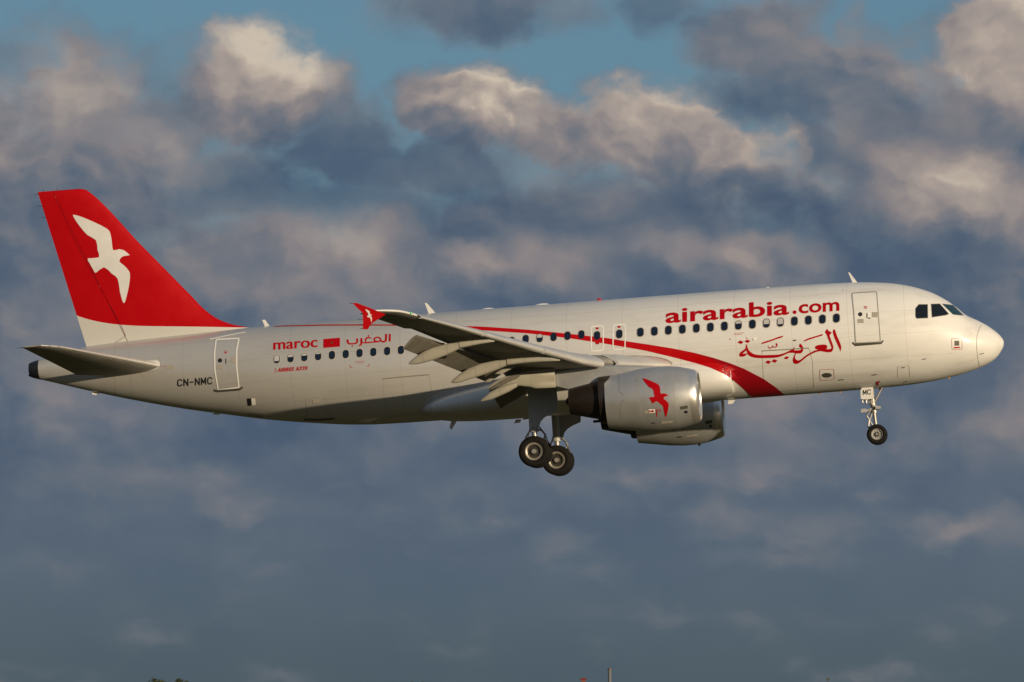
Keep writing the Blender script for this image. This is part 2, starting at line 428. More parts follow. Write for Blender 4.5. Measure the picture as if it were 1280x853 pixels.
tree(515, 850.0, 1000, 2.2, 'tiny tree tip at the bottom edge left of centre, duller and lower', 5)
tree(529, 849.6, 990, 1.9, 'tiny brownish tree tip at the bottom edge just right of another tip', 8)

# a pale mast, a red-brown chimney and a short dark post
def standing(name, label, cat, px, top, dist):
    p = bary(px, top, dist)
    r = bpy.data.objects.new(name, None); COL.objects.link(r); r.location = (p[0], p[1], 0); r['label'] = label; r['category'] = cat
    return r, p[2]
r, h = standing('mast', 'pale grey mast rising from the bottom edge right of centre', 'mast', 761.8, 834.5, 1000)
m = MB(); m.tube((0,0,-.3), (0,0,h-.35), .40, .34, 20); obj('pole', m, mat('mast_paint', (.15,.155,.155), .6, var=.1), r, shift=False)
m = MB(); m.revolve([(h-.35,.42),(h-.30,.47),(h-.1,.45),(h,.25)], (0,0,0), 'z', 20); obj('cap', m, mat('mast_cap', (.16,.11,.10), .6), r, shift=False)
r, h = standing('chimney', 'dark red chimney top at the bottom edge left of the pale mast', 'chimney', 729, 847.0, 900)
m = MB(); m.box((0,0,(h-.3)/2-.2), (.42,.42,(h-.3)/2)); obj('stack', m, mat('chimney_brick', (.22,.07,.05), .85, var=.3, vscale=3), r, smooth=0, shift=False)
m = MB(); m.box((0,0,h-.32), (.58,.58,.13)); m.box((0,0,h-.09), (.5,.5,.10)); obj('chimney_cap', m, mat('chimney_coping', (.16,.025,.022), .8, var=.2), r, smooth=0, shift=False)
r, h = standing('post', 'tiny dark post tip at the bottom edge towards the right', 'post', 1034, 846.8, 1100)
m = MB(); m.tube((0,0,-.3), (0,0,h-.5), .13, .10, 10); obj('pole', m, MT['hyd'], r, shift=False)
m = MB(); m.box((0,0,h-.3), (.38,.3,.28)); obj('lamp_head', m, mat('post_head', (.05,.06,.06), .6), r, smooth=0, shift=False)

# ------------------------------------------------------------------ the airliner
ROOT = bpy.data.objects.new('airliner', None); COL.objects.link(ROOT)
ROOT['label'] = 'white and silver twin-engined airliner with red tail, wheels down, flying to the right'
ROOT['category'] = 'airliner'
ROOT.matrix_world = Matrix([[*A3[0], A0[0]], [*A3[1], A0[1]], [*A3[2], A0[2]], [0,0,0,1]])

# fuselage: outline stations (X aft of the nose: top, bottom), half width
T = [(.08,-.70),(.12,-.55),(.18,-.46),(.46,-.17),(.89,.14),(1.25,.34),(1.47,.47),(1.72,.72),(2.15,1.08),(2.72,1.42),(3.5,1.71),(4.3,1.88),(5.6,2.00),(7.6,2.045),(10,2.055),(24,2.05),(28.6,2.03),(31,1.97),(33.5,1.88),(35.3,1.78),(36.4,1.60),(37.15,1.42),(37.58,1.33)]
Bt = [(.08,-.70),(.12,-.88),(.19,-1.00),(.47,-1.31),(1.08,-1.60),(2.23,-1.87),(3.24,-2.00),(4.57,-2.07),(5.91,-2.09),(7.9,-2.10),(22,-2.08),(24,-2.06),(25.2,-1.99),(26.6,-1.83),(28.25,-1.59),(30.4,-1.17),(31.6,-.92),(33.7,-.40),(35.5,.11),(37.0,.57),(37.58,.74)]
Wd = [(.08,0.),(.12,.16),(.2,.30),(.46,.56),(.9,.86),(1.5,1.16),(2.2,1.42),(3.0,1.65),(4.0,1.84),(5.0,1.93),(6.5,1.975),(23,1.975),(25,1.93),(27,1.82),(29,1.62),(31,1.36),(33,1.04),(35,.70),(36.5,.46),(37.58,.31)]
col = lambda L_, k: [a[k] for a in L_]
SX = lambda x: math.sqrt(max(0, x-.08))
def fus(x):
    s = SX(x)
    return (interp([SX(a) for a in col(T,0)], col(T,1), s), interp([SX(a) for a in col(Bt,0)], col(Bt,1), s), interp([SX(a) for a in col(Wd,0)], col(Wd,1), s))
def fring(x, n=128):
    t, b, wd = fus(x); zc = (t+b)/2; hz = (t-b)/2
    return [(18-x, wd*math.cos(a), zc+hz*math.sin(a)) for a in [2*math.pi*i/n for i in range(n)]]
sts = [(.08+(.02+s_)**2) for s_ in np.linspace(0, 2.35, 46)] + list(np.linspace(5.8, 37.3, 110))
f = MB(); f.loft([fring(x) for x in sts], cap0=True, cap1=True)
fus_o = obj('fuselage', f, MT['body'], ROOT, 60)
def bvh_of(mb): return BVHTree.FromPolygons([Vector(v) for v in mb.v], mb.f)

# belly fairing
fa = MB(); rings = []
for x in list(10.35+(np.linspace(0,1,18)**2)*3.2) + list(np.linspace(13.8, 19.6, 16)) + list(np.linspace(20, 22.3, 12)):
    a = min(1., (x-10.33)/3.2); front = math.sqrt(max(1e-4, 1-(1-a)**2))
    b_ = min(1., (22.32-x)/4.2); back = math.sqrt(max(1e-4, 1-(1-b_)**2.2))
    k = min(front, 1); k2 = back
    ztop = -.35 - .95*(1-k2) - .35*(1-k); zbot = -2.20 + .16*(1-k2) + .3*(1-k)*1.
    hw = 1.70 + .47*k
    if x > 17.5:
        tb = [17.5,19.0,20.0,20.8,21.5,22.0,22.3]
        ztop = interp(tb, [-.35,-.62,-.85,-1.0,-1.18,-1.38,-1.62], x); zbot = interp(tb, [-2.2,-2.2,-2.19,-2.16,-2.1,-1.98,-1.8], x); hw = interp(tb, [2.17,2.15,2.1,2.02,1.86,1.58,1.1], x)
    zc = (ztop+zbot)/2; hz = (ztop-zbot)/2
    ring = []
    for i in range(96):
        t = 2*math.pi*i/96; c_, s_ = math.cos(t), math.sin(t); e = 2/2.9
        yy_ = hw*math.copysign(abs(c_)**e, c_); zz_ = zc+hz*math.copysign(abs(s_)**e, s_)
        tk = min(1, max(0, (x-11.8)/1.2))*min(1, max(0, (18.6-x)/1.2)); t_ = min(1, max(0, (-.85-zz_)/1.3))
        ring.append((18-x, yy_*(1-.42*tk*t_**.9), zz_))
    rings.append(ring)
fa.loft(rings); 
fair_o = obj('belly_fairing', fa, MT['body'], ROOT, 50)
both = MB(); both.v = f.v+fa.v; both.f = f.f+[tuple(i+len(f.v) for i in q) for q in fa.f]
BF = bvh_of(f); BB = bvh_of(both); 

# ---- markings and fittings that follow a surface
def onto(bvh, px, py, off=.008):
    d = Vector(ray(px, py)).normalized(); o_ = Vector(CAMF)
    h_ = bvh.ray_cast(o_, d)
    if h_[0] is None:
        t = (Vector((o_.x+d.x*178, 0, 0))-o_).dot(d); q = o_+d*178
        h_ = bvh.find_nearest(q)
    n = h_[1]
    if n.dot(d) > 0: n = -n
    return h_[0]+n*off
def surf(name, verts2, faces, bvh, mats, parent, off=.008, mi=None):
    m = MB(); m.v = [tuple(onto(bvh, *p, off)) for p in verts2]; m.f = list(faces); m.m = mi or [0]*len(faces)
    return obj(name, m, mats, parent, 60)
def smooth_poly(pts, k=4):
    n = len(pts); out_ = []
    for i in range(n):
        p0, p1, p2, p3 = [np.array(pts[(i+j-1) % n], float) for j in range(4)]
        for t in [q/k for q in range(k)]:
            out_.append(tuple(.5*((2*p1)+(-p0+p2)*t+(2*p0-5*p1+4*p2-p3)*t*t+(-p0+3*p1-3*p2+p3)*t**3)))
    return out_
def cut_project(bm, name, bvh, mt, parent, off, gx, gy):
    xs = [v.co.x for v in bm.verts]; ys = [v.co.y for v in bm.verts]
    for a0, a1, g_, ax in ((min(xs), max(xs), gx, 0), (min(ys), max(ys), gy, 1)):
        c_ = a0+g_
        while c_ < a1-1e-3:
            p = [0,0,0]; p[ax] = c_; n_ = [0,0,0]; n_[ax] = 1
            bmesh.ops.bisect_plane(bm, geom=bm.verts[:]+bm.edges[:]+bm.faces[:], dist=1e-5, plane_co=p, plane_no=n_)
            c_ += g_
    bmesh.ops.triangulate(bm, faces=bm.faces)
    bm.verts.ensure_lookup_table(); bm.verts.index_update()
    m = MB(); m.v = [tuple(onto(bvh, v.co.x, v.co.y, off)) for v in bm.verts]
    m.f = [tuple(v.index for v in fc.verts) for fc in bm.faces]; m.m = [0]*len(m.f); bm.free()
    return obj(name, m, mt, parent, 60)
def decal(name, polys, bvh, mt, parent, off=.008, gx=8, gy=2.2):
    """polys: outlines in side view; inner outlines cut holes"""
    cu = bpy.data.curves.new('outline', 'CURVE'); cu.dimensions = '2D'; cu.fill_mode = 'BOTH'
    for p in polys:
        sp = cu.splines.new('POLY'); sp.points.add(len(p)-1); sp.use_cyclic_u = True
        for q, (x_, y_) in zip(sp.points, p): q.co = (x_, y_, 0, 1)
    return curve_to(cu, name, bvh, mt, parent, off, gx, gy, lambda x_, y_: (x_, y_))
def curve_to(cu, name, bvh, mt, parent, off, gx, gy, fn):
    o = bpy.data.objects.new('outline', cu); COL.objects.link(o)
    dg = bpy.context.evaluated_depsgraph_get(); me = bpy.data.meshes.new_from_object(o.evaluated_get(dg))
    bm = bmesh.new(); bm.from_mesh(me)
    bmesh.ops.remove_doubles(bm, verts=bm.verts, dist=1e-4)
    for v in bm.verts:
        a, b = fn(v.co.x, v.co.y); v.co = (a, b, 0)
    bpy.data.objects.remove(o); bpy.data.meshes.remove(me)
    return cut_project(bm, name, bvh, mt, parent, off, gx, gy)
def text(name, s, bvh, mt, parent, x0, y0, x1, y1, height, bold=.0, shear=0., off=.01, ratio=None):
    """a word whose baseline runs from (x0,y0) to (x1,y1), letters 'height' tall (measured on the reference letter)"""
    cu = bpy.data.curves.new('word', 'FONT'); cu.body = s; cu.offset = bold; cu.shear = shear; cu.resolution_u = 6
    o = bpy.data.objects.new('word', cu); COL.objects.link(o); bpy.context.view_layer.update()
    dg = bpy.context.evaluated_depsgraph_get(); me = bpy.data.meshes.new_from_object(o.evaluated_get(dg))
    xs = [v.co.x for v in me.vertices]; ys = [v.co.y for v in me.vertices]
    mnx, mxx = min(xs), max(xs); mxy = ratio if ratio else max(ys)
    L_ = x1-x0
    bm = bmesh.new(); bm.from_mesh(me); bmesh.ops.remove_doubles(bm, verts=bm.verts, dist=1e-5)
    for v in bm.verts:
        a = (v.co.x-mnx)/(mxx-mnx); b = v.co.y/mxy*height
        v.co = (x0+L_*a, y0+(y1-y0)*a-b, 0)
    bpy.data.objects.remove(o); bpy.data.meshes.remove(me)
    return cut_project(bm, name, bvh, mt, parent, off, 10, 2.4)
GL = {
 'C': [[(.92,.80),(.75,.97),(.5,1.0),(.2,.93),(.07,.7),(.07,.3),(.2,.07),(.5,0),(.75,.03),(.92,.20)]],
 'N': [[(.08,0),(.08,1)],[(.08,1),(.92,0)],[(.92,0),(.92,1)]], '-': [[(.1,.48),(.9,.48)]],
 'M': [[(.05,0),(.05,1)],[(.05,1),(.5,.25)],[(.5,.25),(.95,1)],[(.95,1),(.95,0)]],
 'A': [[(0,0),(.5,1)],[(.5,1),(1,0)],[(.2,.32),(.8,.32)]], 'I': [[(.5,0),(.5,1)]],
 'R': [[(.1,0),(.1,1),(.65,1),(.9,.87),(.9,.63),(.65,.5),(.1,.5)],[(.5,.5),(.95,0)]],
 'B': [[(.1,0),(.1,1),(.6,1),(.85,.87),(.85,.65),(.6,.53),(.1,.53)],[(.6,.53),(.92,.4),(.92,.13),(.65,0),(.1,0)]],
 'U': [[(.1,1),(.1,.25),(.25,.04),(.5,0),(.75,.04),(.9,.25),(.9,1)]],
 'S': [[(.9,.82),(.7,.98),(.35,1),(.12,.85),(.15,.62),(.5,.5),(.85,.4),(.9,.16),(.65,0),(.3,0),(.08,.17)]],
 '3': [[(.1,.85),(.35,1),(.7,1),(.88,.8),(.75,.57),(.4,.53)],[(.7,.55),(.92,.3),(.7,.02),(.35,0),(.08,.15)]],
 '2': [[(.1,.78),(.3,1),(.7,1),(.9,.75),(.7,.48),(.08,0),(.92,0)]],
 '0': [[(.5,1),(.2,.9),(.08,.5),(.2,.1),(.5,0),(.8,.1),(.92,.5),(.8,.9),(.5,1)]]}
def stencil(name, s, bvh, mt, parent, x0, y0, x1, y1, height, wt, shear=0., gap=.28, off=.012, thin={'I':.35,' ':.5,'-':.8}):
    ws = [thin.get(c_, 1.) for c_ in s]; tot = sum(ws)+gap*(len(s)-1); u = (x1-x0-wt)/tot; cur = 0.; vs = []; fs = []
    for c_, wd in zip(s, ws):
        for st in GL.get(c_, []):
            pts = []
            for a, b in st:
                a_ = (a if wd == 1. else (a-.5)+wd/2 if c_ == 'I' else a*wd)
                xx = x0+wt/2+(cur+a_)*u+shear*b*height; pts.append((xx, y0+(y1-y0)*(xx-x0)/(x1-x0)-wt/2-b*(height-wt)))
            e0 = np.array(pts[0])-np.array(pts[1]); e0 = e0/np.linalg.norm(e0)*wt*.35; e1 = np.array(pts[-1])-np.array(pts[-2]); e1 = e1/np.linalg.norm(e1)*wt*.35
            pts[0] = tuple(np.array(pts[0])+e0); pts[-1] = tuple(np.array(pts[-1])+e1)
            d_ = []
            for p, q in zip(pts[:-1], pts[1:]):
                k = max(1, int(math.hypot(q[0]-p[0], q[1]-p[1])/1.5))
                for j in range(k): d_.append((p[0]+(q[0]-p[0])*j/k, p[1]+(q[1]-p[1])*j/k))
            d_.append(pts[-1]); sp = stroke(d_, wt); n = len(d_); o_ = len(vs); vs += sp
            fs += [(o_+i, o_+i+1, o_+2*n-2-i, o_+2*n-1-i) for i in range(n-1)]
        cur += wd+gap
    return surf(name, vs, fs, bvh, mt, parent, off)
def rrect(cx, cy, w_, h_, r_, slope=-.0728, n=5):
    pts = []
    for (sx, sy, a0) in ((1,-1,-90),(1,1,0),(-1,1,90),(-1,-1,180)):
        for i in range(n+1):
            a = R(a0+90*i/n); x_ = sx*(w_/2-r_)+r_*math.cos(a); y_ = sy*(h_/2-r_)+r_*math.sin(a)
            pts.append((cx+x_, cy+y_+slope*x_))
    return pts
def disc_surf(name, pts, bvh, mt, parent, off):
    cx = sum(p[0] for p in pts)/len(pts); cy = sum(p[1] for p in pts)/len(pts); n = len(pts)
    vs = [(cx, cy)]+[(cx+(p[0]-cx)*.5, cy+(p[1]-cy)*.5) for p in pts]+list(pts)
    fs = [(0, 1+i, 1+(i+1) % n) for i in range(n)]+[(1+i, 1+n+i, 1+n+(i+1) % n, 1+(i+1) % n) for i in range(n)]
    return surf(name, vs, fs, bvh, mt, parent, off)
def stroke(pts, w_):
    """outline of a line of width w_ through the points"""
    p = [np.array(q, float) for q in pts]; l = []; r_ = []
    for i in range(len(p)):
        d = (p[min(i+1, len(p)-1)]-p[max(i-1, 0)]); d /= np.linalg.norm(d); n = np.array([-d[1], d[0]])
        ww = w_[i] if isinstance(w_, (list, tuple)) else w_
        l.append(tuple(p[i]+n*ww/2)); r_.append(tuple(p[i]-n*ww/2))
    return l+r_[::-1]
def ringpoly(pts, w_):
    cx = sum(p[0] for p in pts)/len(pts); cy = sum(p[1] for p in pts)/len(pts); out_ = []
    n = len(pts)
    for i in range(n):
        a = np.array(pts[i-1]); b = np.array(pts[(i+1) % n]); d = b-a; d = d/max(1e-6, np.linalg.norm(d)); nn = np.array([-d[1], d[0]])
        q = np.array(pts[i]); 
        if np.dot(nn, q-np.array([cx, cy])) > 0: nn = -nn
        out_.append(tuple(q+nn*w_))
    return out_
def ringdecal(name, pts, w_, bvh, mt, parent, off=.009):
    inner = ringpoly(pts, w_); n = len(pts)
    def dens(ps):
        o_ = []
        for i in range(len(ps)):
            a, b = np.array(ps[i]), np.array(ps[(i+1) % len(ps)]); k = max(1, int(np.linalg.norm(np.array(pts[i])-np.array(pts[(i+1) % n]))/2.5))
            for q in range(k): o_.append(tuple(a+(b-a)*q/k))
        return o_
    A, B_ = dens(pts), dens(inner); k = len(A)
    return surf(name, A+B_, [(i, (i+1) % k, k+(i+1) % k, k+i) for i in range(k)], bvh, mt, parent, off)
def linedecal(name, pts, w_, bvh, mt, parent, off=.007):
    d_ = []
    for a, b in zip(pts[:-1], pts[1:]):
        a, b = np.array(a), np.array(b); k = max(1, int(np.linalg.norm(b-a)/2.5))
        for q in range(k): d_.append(tuple(a+(b-a)*q/k))
    d_.append(tuple(pts[-1])); s_ = stroke(d_, w_); n = len(d_)
    return surf(name, s_, [(i, i+1, 2*n-2-i, 2*n-1-i) for i in range(n-1)], bvh, mt, parent, off)

# swoosh
up = [(566,407.2),(610,409),(660,412.4),(710,417.4),(760,423),(782,426.6),(810,430.8),(840,435.6),(867,441),(892,447.5),(912,454),(930,461),(955,474),(970,484.5),(981,494)]
lo = [(940,496.5),(930,486.5),(918,476.5),(905,467.6),(888,460),(867,453.5),(848,448.4),(830,444),(807,438.6),(782,434.2),(755,429.6),(710,422.8),(660,417),(610,413.6),(585,412),(566,408.8)]
decal('swoosh_stripe', [up+lo], BB, MT['red'], fus_o, .007, 9, 2.2)
fold = [(867,441),(892,447.5),(912,454),(930,461),(955,474),(970,484.5),(981,494),(940,496.5),(930,486.5),(918,476.5),(906,468),(905,461),(901,455.5),(894,451),(884,447)]
decal('swoosh_fold', [fold], BB, MT['markdark'], fus_o, .011, 9, 2.2)
decal('roof_line', [stroke([(342,408.6),(352,407.9),(400,406.8),(450,406.5),(500,406.8),(567,408.0)], [.5,1.1,1.4,1.4,1.4,1.7])], BF, MT['red'], fus_o, .009, 6, 1.)

# lettering
text('web_address', 'airarabia', BF, MT['mark'], fus_o, 832, 403.9, 986.3, 392.9, 18.0, bold=.022)
decal('web_address_dot', [[(993.3+2.5*math.cos(a), 390.6+2.3*math.sin(a)) for a in np.linspace(0, 6.28, 15)[:-1]]], BF, MT['mark'], fus_o, .01)
text('web_address_ending', 'com', BF, MT['mark'], fus_o, 998.5, 391.9, 1049.3, 388.3, 10.9, bold=.022)
for dx, o_ in ((0, .010), (.5, .0105), (1.0, .011)): text('country_name', 'maroc', BF, MT['mark'], fus_o, 341.6+dx, 437.6, 396.2+dx, 434.0, 8.9, bold=0., off=o_)
stencil('type_name', 'AIRBUS A320', BF, MT['mark'], fus_o, 347.5, 465.3, 384.5, 462.7, 5.0, 1.05, shear=.15, gap=.38)
linedecal('type_emblem', [(346,460.5),(343.3,461.7),(343.6,462.9),(345.8,463.4),(345.2,465),(342.8,465.6)], .6, BF, MT['mark'], fus_o)
stencil('registration', 'CN-NMC', BF, MT['black'], fus_o, 221.2, 483.6, 266, 480.6, 9.4, 1.5, gap=.34)
decal('flag_panel', [[(404.2,424.2),(425,422.5),(425,433.5),(404.2,435.2)]], BF, MT['mark'], fus_o, .009, 4, 2)
star = []
for i in range(10):
    a = -math.pi/2+i*math.pi/5; rr = 1.9 if i % 2 == 0 else .9
    star.append((414.8+rr*math.cos(a), 428.8+rr*math.sin(a)))
decal('flag_star', [star], BF, mat('flag_green', (.02,.06,.015), .5), fus_o, .013)
# arabic words, drawn letter by letter
def z1(pts): return [(980+x_/16, 410+y_/16) for x_, y_ in pts]
def z2(pts): return [(915+x_/16, 410+y_/16) for x_, y_ in pts]
def z3(pts): return [(425+x_/16, 410+y_/16) for x_, y_ in pts]
cal = [z1([(1005,30),(1022,45),(1060,160),(1110,270),(1145,370),(1142,420),(1128,475),(1115,430),(1060,310),(1010,200),(978,90),(985,45)]),
       z1([(870,20),(885,55),(950,90),(940,120),(915,150),(935,220),(965,300),(988,370),(985,420),(965,465),(935,485),(860,487),(790,475),(730,465),(660,480),(590,505),(520,540),(450,585),(390,635),(320,690),(270,716),(225,718),(190,695),(178,655),(185,600),(205,550),(222,505),(160,500),(90,505),(0,545),
           (-90,580),(-200,598),(-420,605),(-560,600),(-660,575),(-715,540),(-735,515),(-760,550),(-810,575),(-880,572),(-895,545),(-880,500),(-840,465),(-790,430),(-765,400),(-762,340),(-755,325),(-740,350),(-725,400),(-700,450),(-650,495),(-580,530),(-440,545),(-300,542),(-120,535),(0,505),(60,480),(120,450),(180,420),(205,385),(215,400),(200,440),(250,450),(330,440),(345,420),(330,395),(302,370),(310,335),(330,315),(350,335),(380,380),(385,430),(370,480),(330,510),(260,512),(240,515),(225,560),(222,600),(245,635),(290,650),(340,630),(400,580),(470,530),(540,490),(610,455),(680,435),(640,425),(622,400),(630,370),(680,345),(760,335),(820,335),(860,355),(868,390),(850,420),(900,425),(945,410),(948,380),(920,310),(880,210),(850,130),(822,90),(840,50)]),
       z1([(398,280),(415,245),(500,205),(600,175),(700,145),(765,125),(775,145),(755,160),(640,195),(540,225),(440,262)]),
       z2([(590,330),(605,295),(680,268),(800,230),(920,185),(1010,160),(1022,175),(1000,192),(900,225),(800,262),(700,295),(620,318)]),
       z2([(725,345),(735,385),(765,395),(800,375),(820,345),(828,372),(855,378),(880,365),(885,345),(870,325),(885,303),(905,318),(912,345),(900,375),(870,395),(835,393),(800,398),(765,418),(735,405),(720,375)]),
       z2([(110,298),(160,252),(235,280),(190,325)]), z2([(250,275),(300,235),(370,262),(320,305)]),
       z2([(660,692),(720,648),(785,675),(740,720)]), z2([(790,668),(840,625),(912,650),(865,697)]),
       z2([(1032,612),(1080,570),(1150,580),(1100,628)])]
hole = z2([(215,515),(240,490),(275,465),(290,450),(298,480),(305,510),(260,515)])
for i, p in enumerate(cal):
    polys = [smooth_poly(p, 3) if len(p) > 4 else p]
    if i == 1: polys.append(hole)
    decal('arabic_brand_lettering', polys, BF, MT['mark'], fus_o, .010, 8, 2.2)
mag = [stroke(z3([(998,125),(996,272)]), 2.4),
       stroke(z3([(924,125),(922,220),(915,262),(880,280),(835,275),(815,255)]), [2.6,2.6,2.4,2.0,1.9,1.6]),
       stroke(z3([(440,300),(520,300),(600,292),(680,284),(760,287)]), [1.2,1.6,1.6,1.5,1.0]),
       stroke(z3([(635,218),(600,200),(560,196),(525,215),(510,250),(520,285)]), [.8,1.5,1.9,2.0,1.9,1.2]),
       stroke(z3([(430,208),(430,290),(425,335),(380,362)]), [2.6,2.7,2.2,1.4]),
       stroke(z3([(152,238),(155,295),(185,322),(260,322),(325,312),(345,285),(345,215)]), [2.7,2.5,2.0,1.6,1.8,2.3,2.6])]
for p in mag: decal('arabic_country_lettering', [p], BF, MT['mark'], fus_o, .010, 6, 2.2)
oo = [(425+(750+78*math.cos(a))/16, 410+(235+56*math.sin(a))/16) for a in np.linspace(0, 2*math.pi, 25)[:-1]]
oi = [(425+(750+48*math.cos(a))/16, 410+(235+30*math.sin(a))/16) for a in np.linspace(0, 2*math.pi, 25)[:-1]]
decal('arabic_country_lettering', [oo, oi], BF, MT['mark'], fus_o, .012)
for cx, cy in ((572,162),(248,366)):
    q = z3([(cx,cy-17),(cx+18,cy),(cx,cy+17),(cx-18,cy)]); decal('arabic_country_lettering', [q], BF, MT['mark'], fus_o, .011)

# windows of the cabin
wins = [(346+17.25*i, 449.25-1.27*i, 8.2, 10.8, [.75,.35,.3,.22,0,0,0,0,0,0][i]) for i in range(10)]
wins += [(639.75+17.4*i, 425.6-1.4*i-(0 if i else -1), 8.2, 10.8, [0,0,.45,0,0,0][i]) for i in range(6)]
wins += [(746.3,419.8,8.4,11.0,0),(774.1,417.8,8.4,11.0,0)]
fsh = {6:.0, 7:.3, 9:.62, 10:.75, 0:0}
wins += [(800.5+17.5*i, 415.6-1.26*i, 8.6, 11.2, fsh.get(i, 0)) for i in range(15)]
wins += [(501.25+17.3*i, 437.9-1.25*i, 8.2, 10.8, 0) for i in range(2, 8)]   # behind the near wing
MT['win'] = MT['pane']
for (x_, y_, w_, h_, sh) in wins:
    outer = rrect(x_, y_, w_+1.3, h_+1.5, 4.3); inn = rrect(x_, y_, w_-.4, h_-.3, 3.6)
    fr = disc_surf('cabin_window', outer, BF, MT['rimw'], ROOT, .006)
    disc_surf('pane', inn, BF, MT['pane'], fr, .011)
    if sh:
        top = y_-h_/2+.7; bot = top+(h_-1.4)*sh; q = []
        for i in range(9):
            a = math.pi*i/8; q.append((x_-(w_/2-1.0)*math.cos(a)*1.0, top+2.0-2.0*math.sin(a)-.0728*(-(w_/2-1)*math.cos(a))))
        q += [(x_+w_/2-1.0, bot-.25), (x_-w_/2+1.0, bot+.25)]
        disc_surf('window_shade', q, BF, MT['shade'], fr, .015)
# cockpit windows
zz = lambda pts: [(1100+a*.1525, 350+b*.1525) for a, b in pts]
for pts, mt in (([(291,236),(318,204),(389,204),(391,312),(301,316),(291,300)], 'cockpit'),
                ([(420,201),(490,199),(562,279),(540,289),(427,306)], 'cockpit'),
                ([(510,199),(598,209),(684,291),(640,289),(597,283)], 'screen')):
    p = zz(pts); cx = sum(a for a, b in p)/len(p); cy = sum(b for a, b in p)/len(p)
    big = [(cx+(a-cx)*1.07, cy+(b-cy)*1.09) for a, b in p]
    fr = decal('cockpit_window', [big], BF, MT['greyframe'], ROOT, .004, 3, 2)
    decal('pane', [p], BF, MT[mt], fr, .010, 3, 2)

# doors
def dense(pts, step=3.):
    o_ = []
    for i in range(len(pts)):
        a, b = np.array(pts[i], float), np.array(pts[(i+1) % len(pts)], float); k = max(1, int(np.linalg.norm(b-a)/step))
        for q in range(k): o_.append(tuple(a+(b-a)*q/k))
    return o_
def roundq(c, r_):
    o_ = []; n = len(c)
    for i in range(n):
        p = np.array(c[i], float); a = np.array(c[i-1], float)-p; b = np.array(c[(i+1) % n], float)-p
        a /= np.linalg.norm(a); b /= np.linalg.norm(b)
        for t in (0,.25,.5,.75,1):
            o_.append(tuple((1-t)**2*(p+a*r_)+2*t*(1-t)*p+t*t*(p+b*r_)))
    return o_
def cabin_door(c, frame, fw, winp, sill, placards, gutter, r_=3.):
    out_ = dense(roundq(c, r_))
    d = decal('cabin_door', [ringpoly(out_, fw*.5)], BF, MT['body'], ROOT, .010, 6, 2.4)
    ringdecal('door_frame', out_, fw, BF, MT[frame], d, .016)
    disc_surf('door_window', [(winp[0]+2.7*math.cos(a), winp[1]+2.7*math.sin(a)) for a in np.linspace(0, 6.28, 17)[:-1]], BF, MT['black'], d, .017)
    decal('door_sill', [sill], BF, MT['sill'], d, .018, 5, 2)
    for p, mt in placards: decal('placard', [p], BF, MT[mt], d, .017, 5, 2)
    if gutter: linedecal('rain_gutter', gutter, 1.0, BF, MT['frame'], fus_o, .03)
q6 = lambda pts: [(1050+a*.1055, 350+b*.1055) for a, b in pts]
q5 = lambda pts: [(205+a*.09375, 410+b*.09375) for a, b in pts]
bx_ = lambda a, b, c_, d: [(a,b),(c_,b),(c_,d),(a,d)]
cabin_door(q6([(135,155),(440,138),(452,300),(485,738),(180,755),(160,400)]), 'greyframe', 1.2, q6([(240,410)])[0],
           q6([(147,735),(180,752),(480,738),(512,712),(516,728),(490,760),(182,785),(147,755)]),
           [(q6(bx_(282,315,322,323)),'mark'),(q6(bx_(286,330,318,342)),'mark'),(q6(bx_(208,465,280,512)),'label'),(q6(bx_(378,385,445,445)),'label'),(q6(bx_(314,398,324,455)),'black'),(q6(bx_(332,450,362,462)),'black'),(q6(bx_(328,385,358,448)),'frame')], q6([(40,126),(130,123),(215,122)]))
cabin_door(q5([(690,152),(1012,135),(978,300),(978,520),(1010,800),(718,838),(672,560),(668,340)]), 'frame', 1.45, q5([(748,436)])[0],
           q5([(665,815),(700,828),(1010,805),(1050,780),(1055,805),(1010,832),(720,856),(668,845)]),
           [(q5(bx_(805,310,846,317)),'mark'),(q5(bx_(805,327,842,342)),'mark'),(q5(bx_(708,497,785,552)),'label'),(q5(bx_(897,388,960,466)),'label'),(q5(bx_(820,410,832,478)),'black'),(q5(bx_(840,478,880,490)),'softseam')], q5([(608,160),(850,110),(1086,65)]), 2.2)
for cx, cy in ((746.6,423.4),(773.9,421.6)):
    p = dense(rrect(cx, cy, 16.2, 32., 3.2, -.06, 4), 3)
    d = ringdecal('overwing_exit', p, 1.25, BF, MT['frame'], ROOT, .010)
    decal('placard', [bx_(cx-1.8, cy-15.4+1.6, cx+1.8, cy-15.4+3.9)], BF, MT['mark'], d, .012); decal('placard', [bx_(cx-2.2, cy+4.6, cx+2.2, cy+7.2)], BF, MT['mark'], d, .012)
# cargo doors and hatches: joints in the skin
def hatch(name, c, w_, mt='seam', r_=3., sillmt=None):
    return ringdecal(name, dense(roundq(c, r_)), w_, BB, MT[mt], ROOT, .008)
h = hatch('cargo_door', [(478.7,471.5),(536.3,468.2),(539.8,487),(538,517),(484.5,521),(479.5,492)], .45, 'softseam', 2.)
linedecal('hinge_line', [(479,473.5),(510,470.5),(536.5,468.3)], 1.0, BF, MT['seam'], h, .03)
h = hatch('cargo_door', [(952.5,438.6),(1011.5,434.9),(1016,452),(1017.5,486),(955.5,491),(953.5,462)], .45, 'softseam', 2.5)
linedecal('hinge_line', [(952.5,438.6),(980,437.0),(1011,435)], .9, BF, MT['seam'], h, .03)
h = hatch('bulk_hatch', [(381.5,497.5),(407,495.5),(412.5,523),(384.5,525)], .5, 'softseam', 2.)
linedecal('door_sill', [(380,524.5),(398,524.8),(418,523.3)], 1.6, BF, MT['sill'], h, .02)
linedecal('hatch_handle', [(391,502),(401,501)], 3.8, BF, MT['softseam'], h, .012)
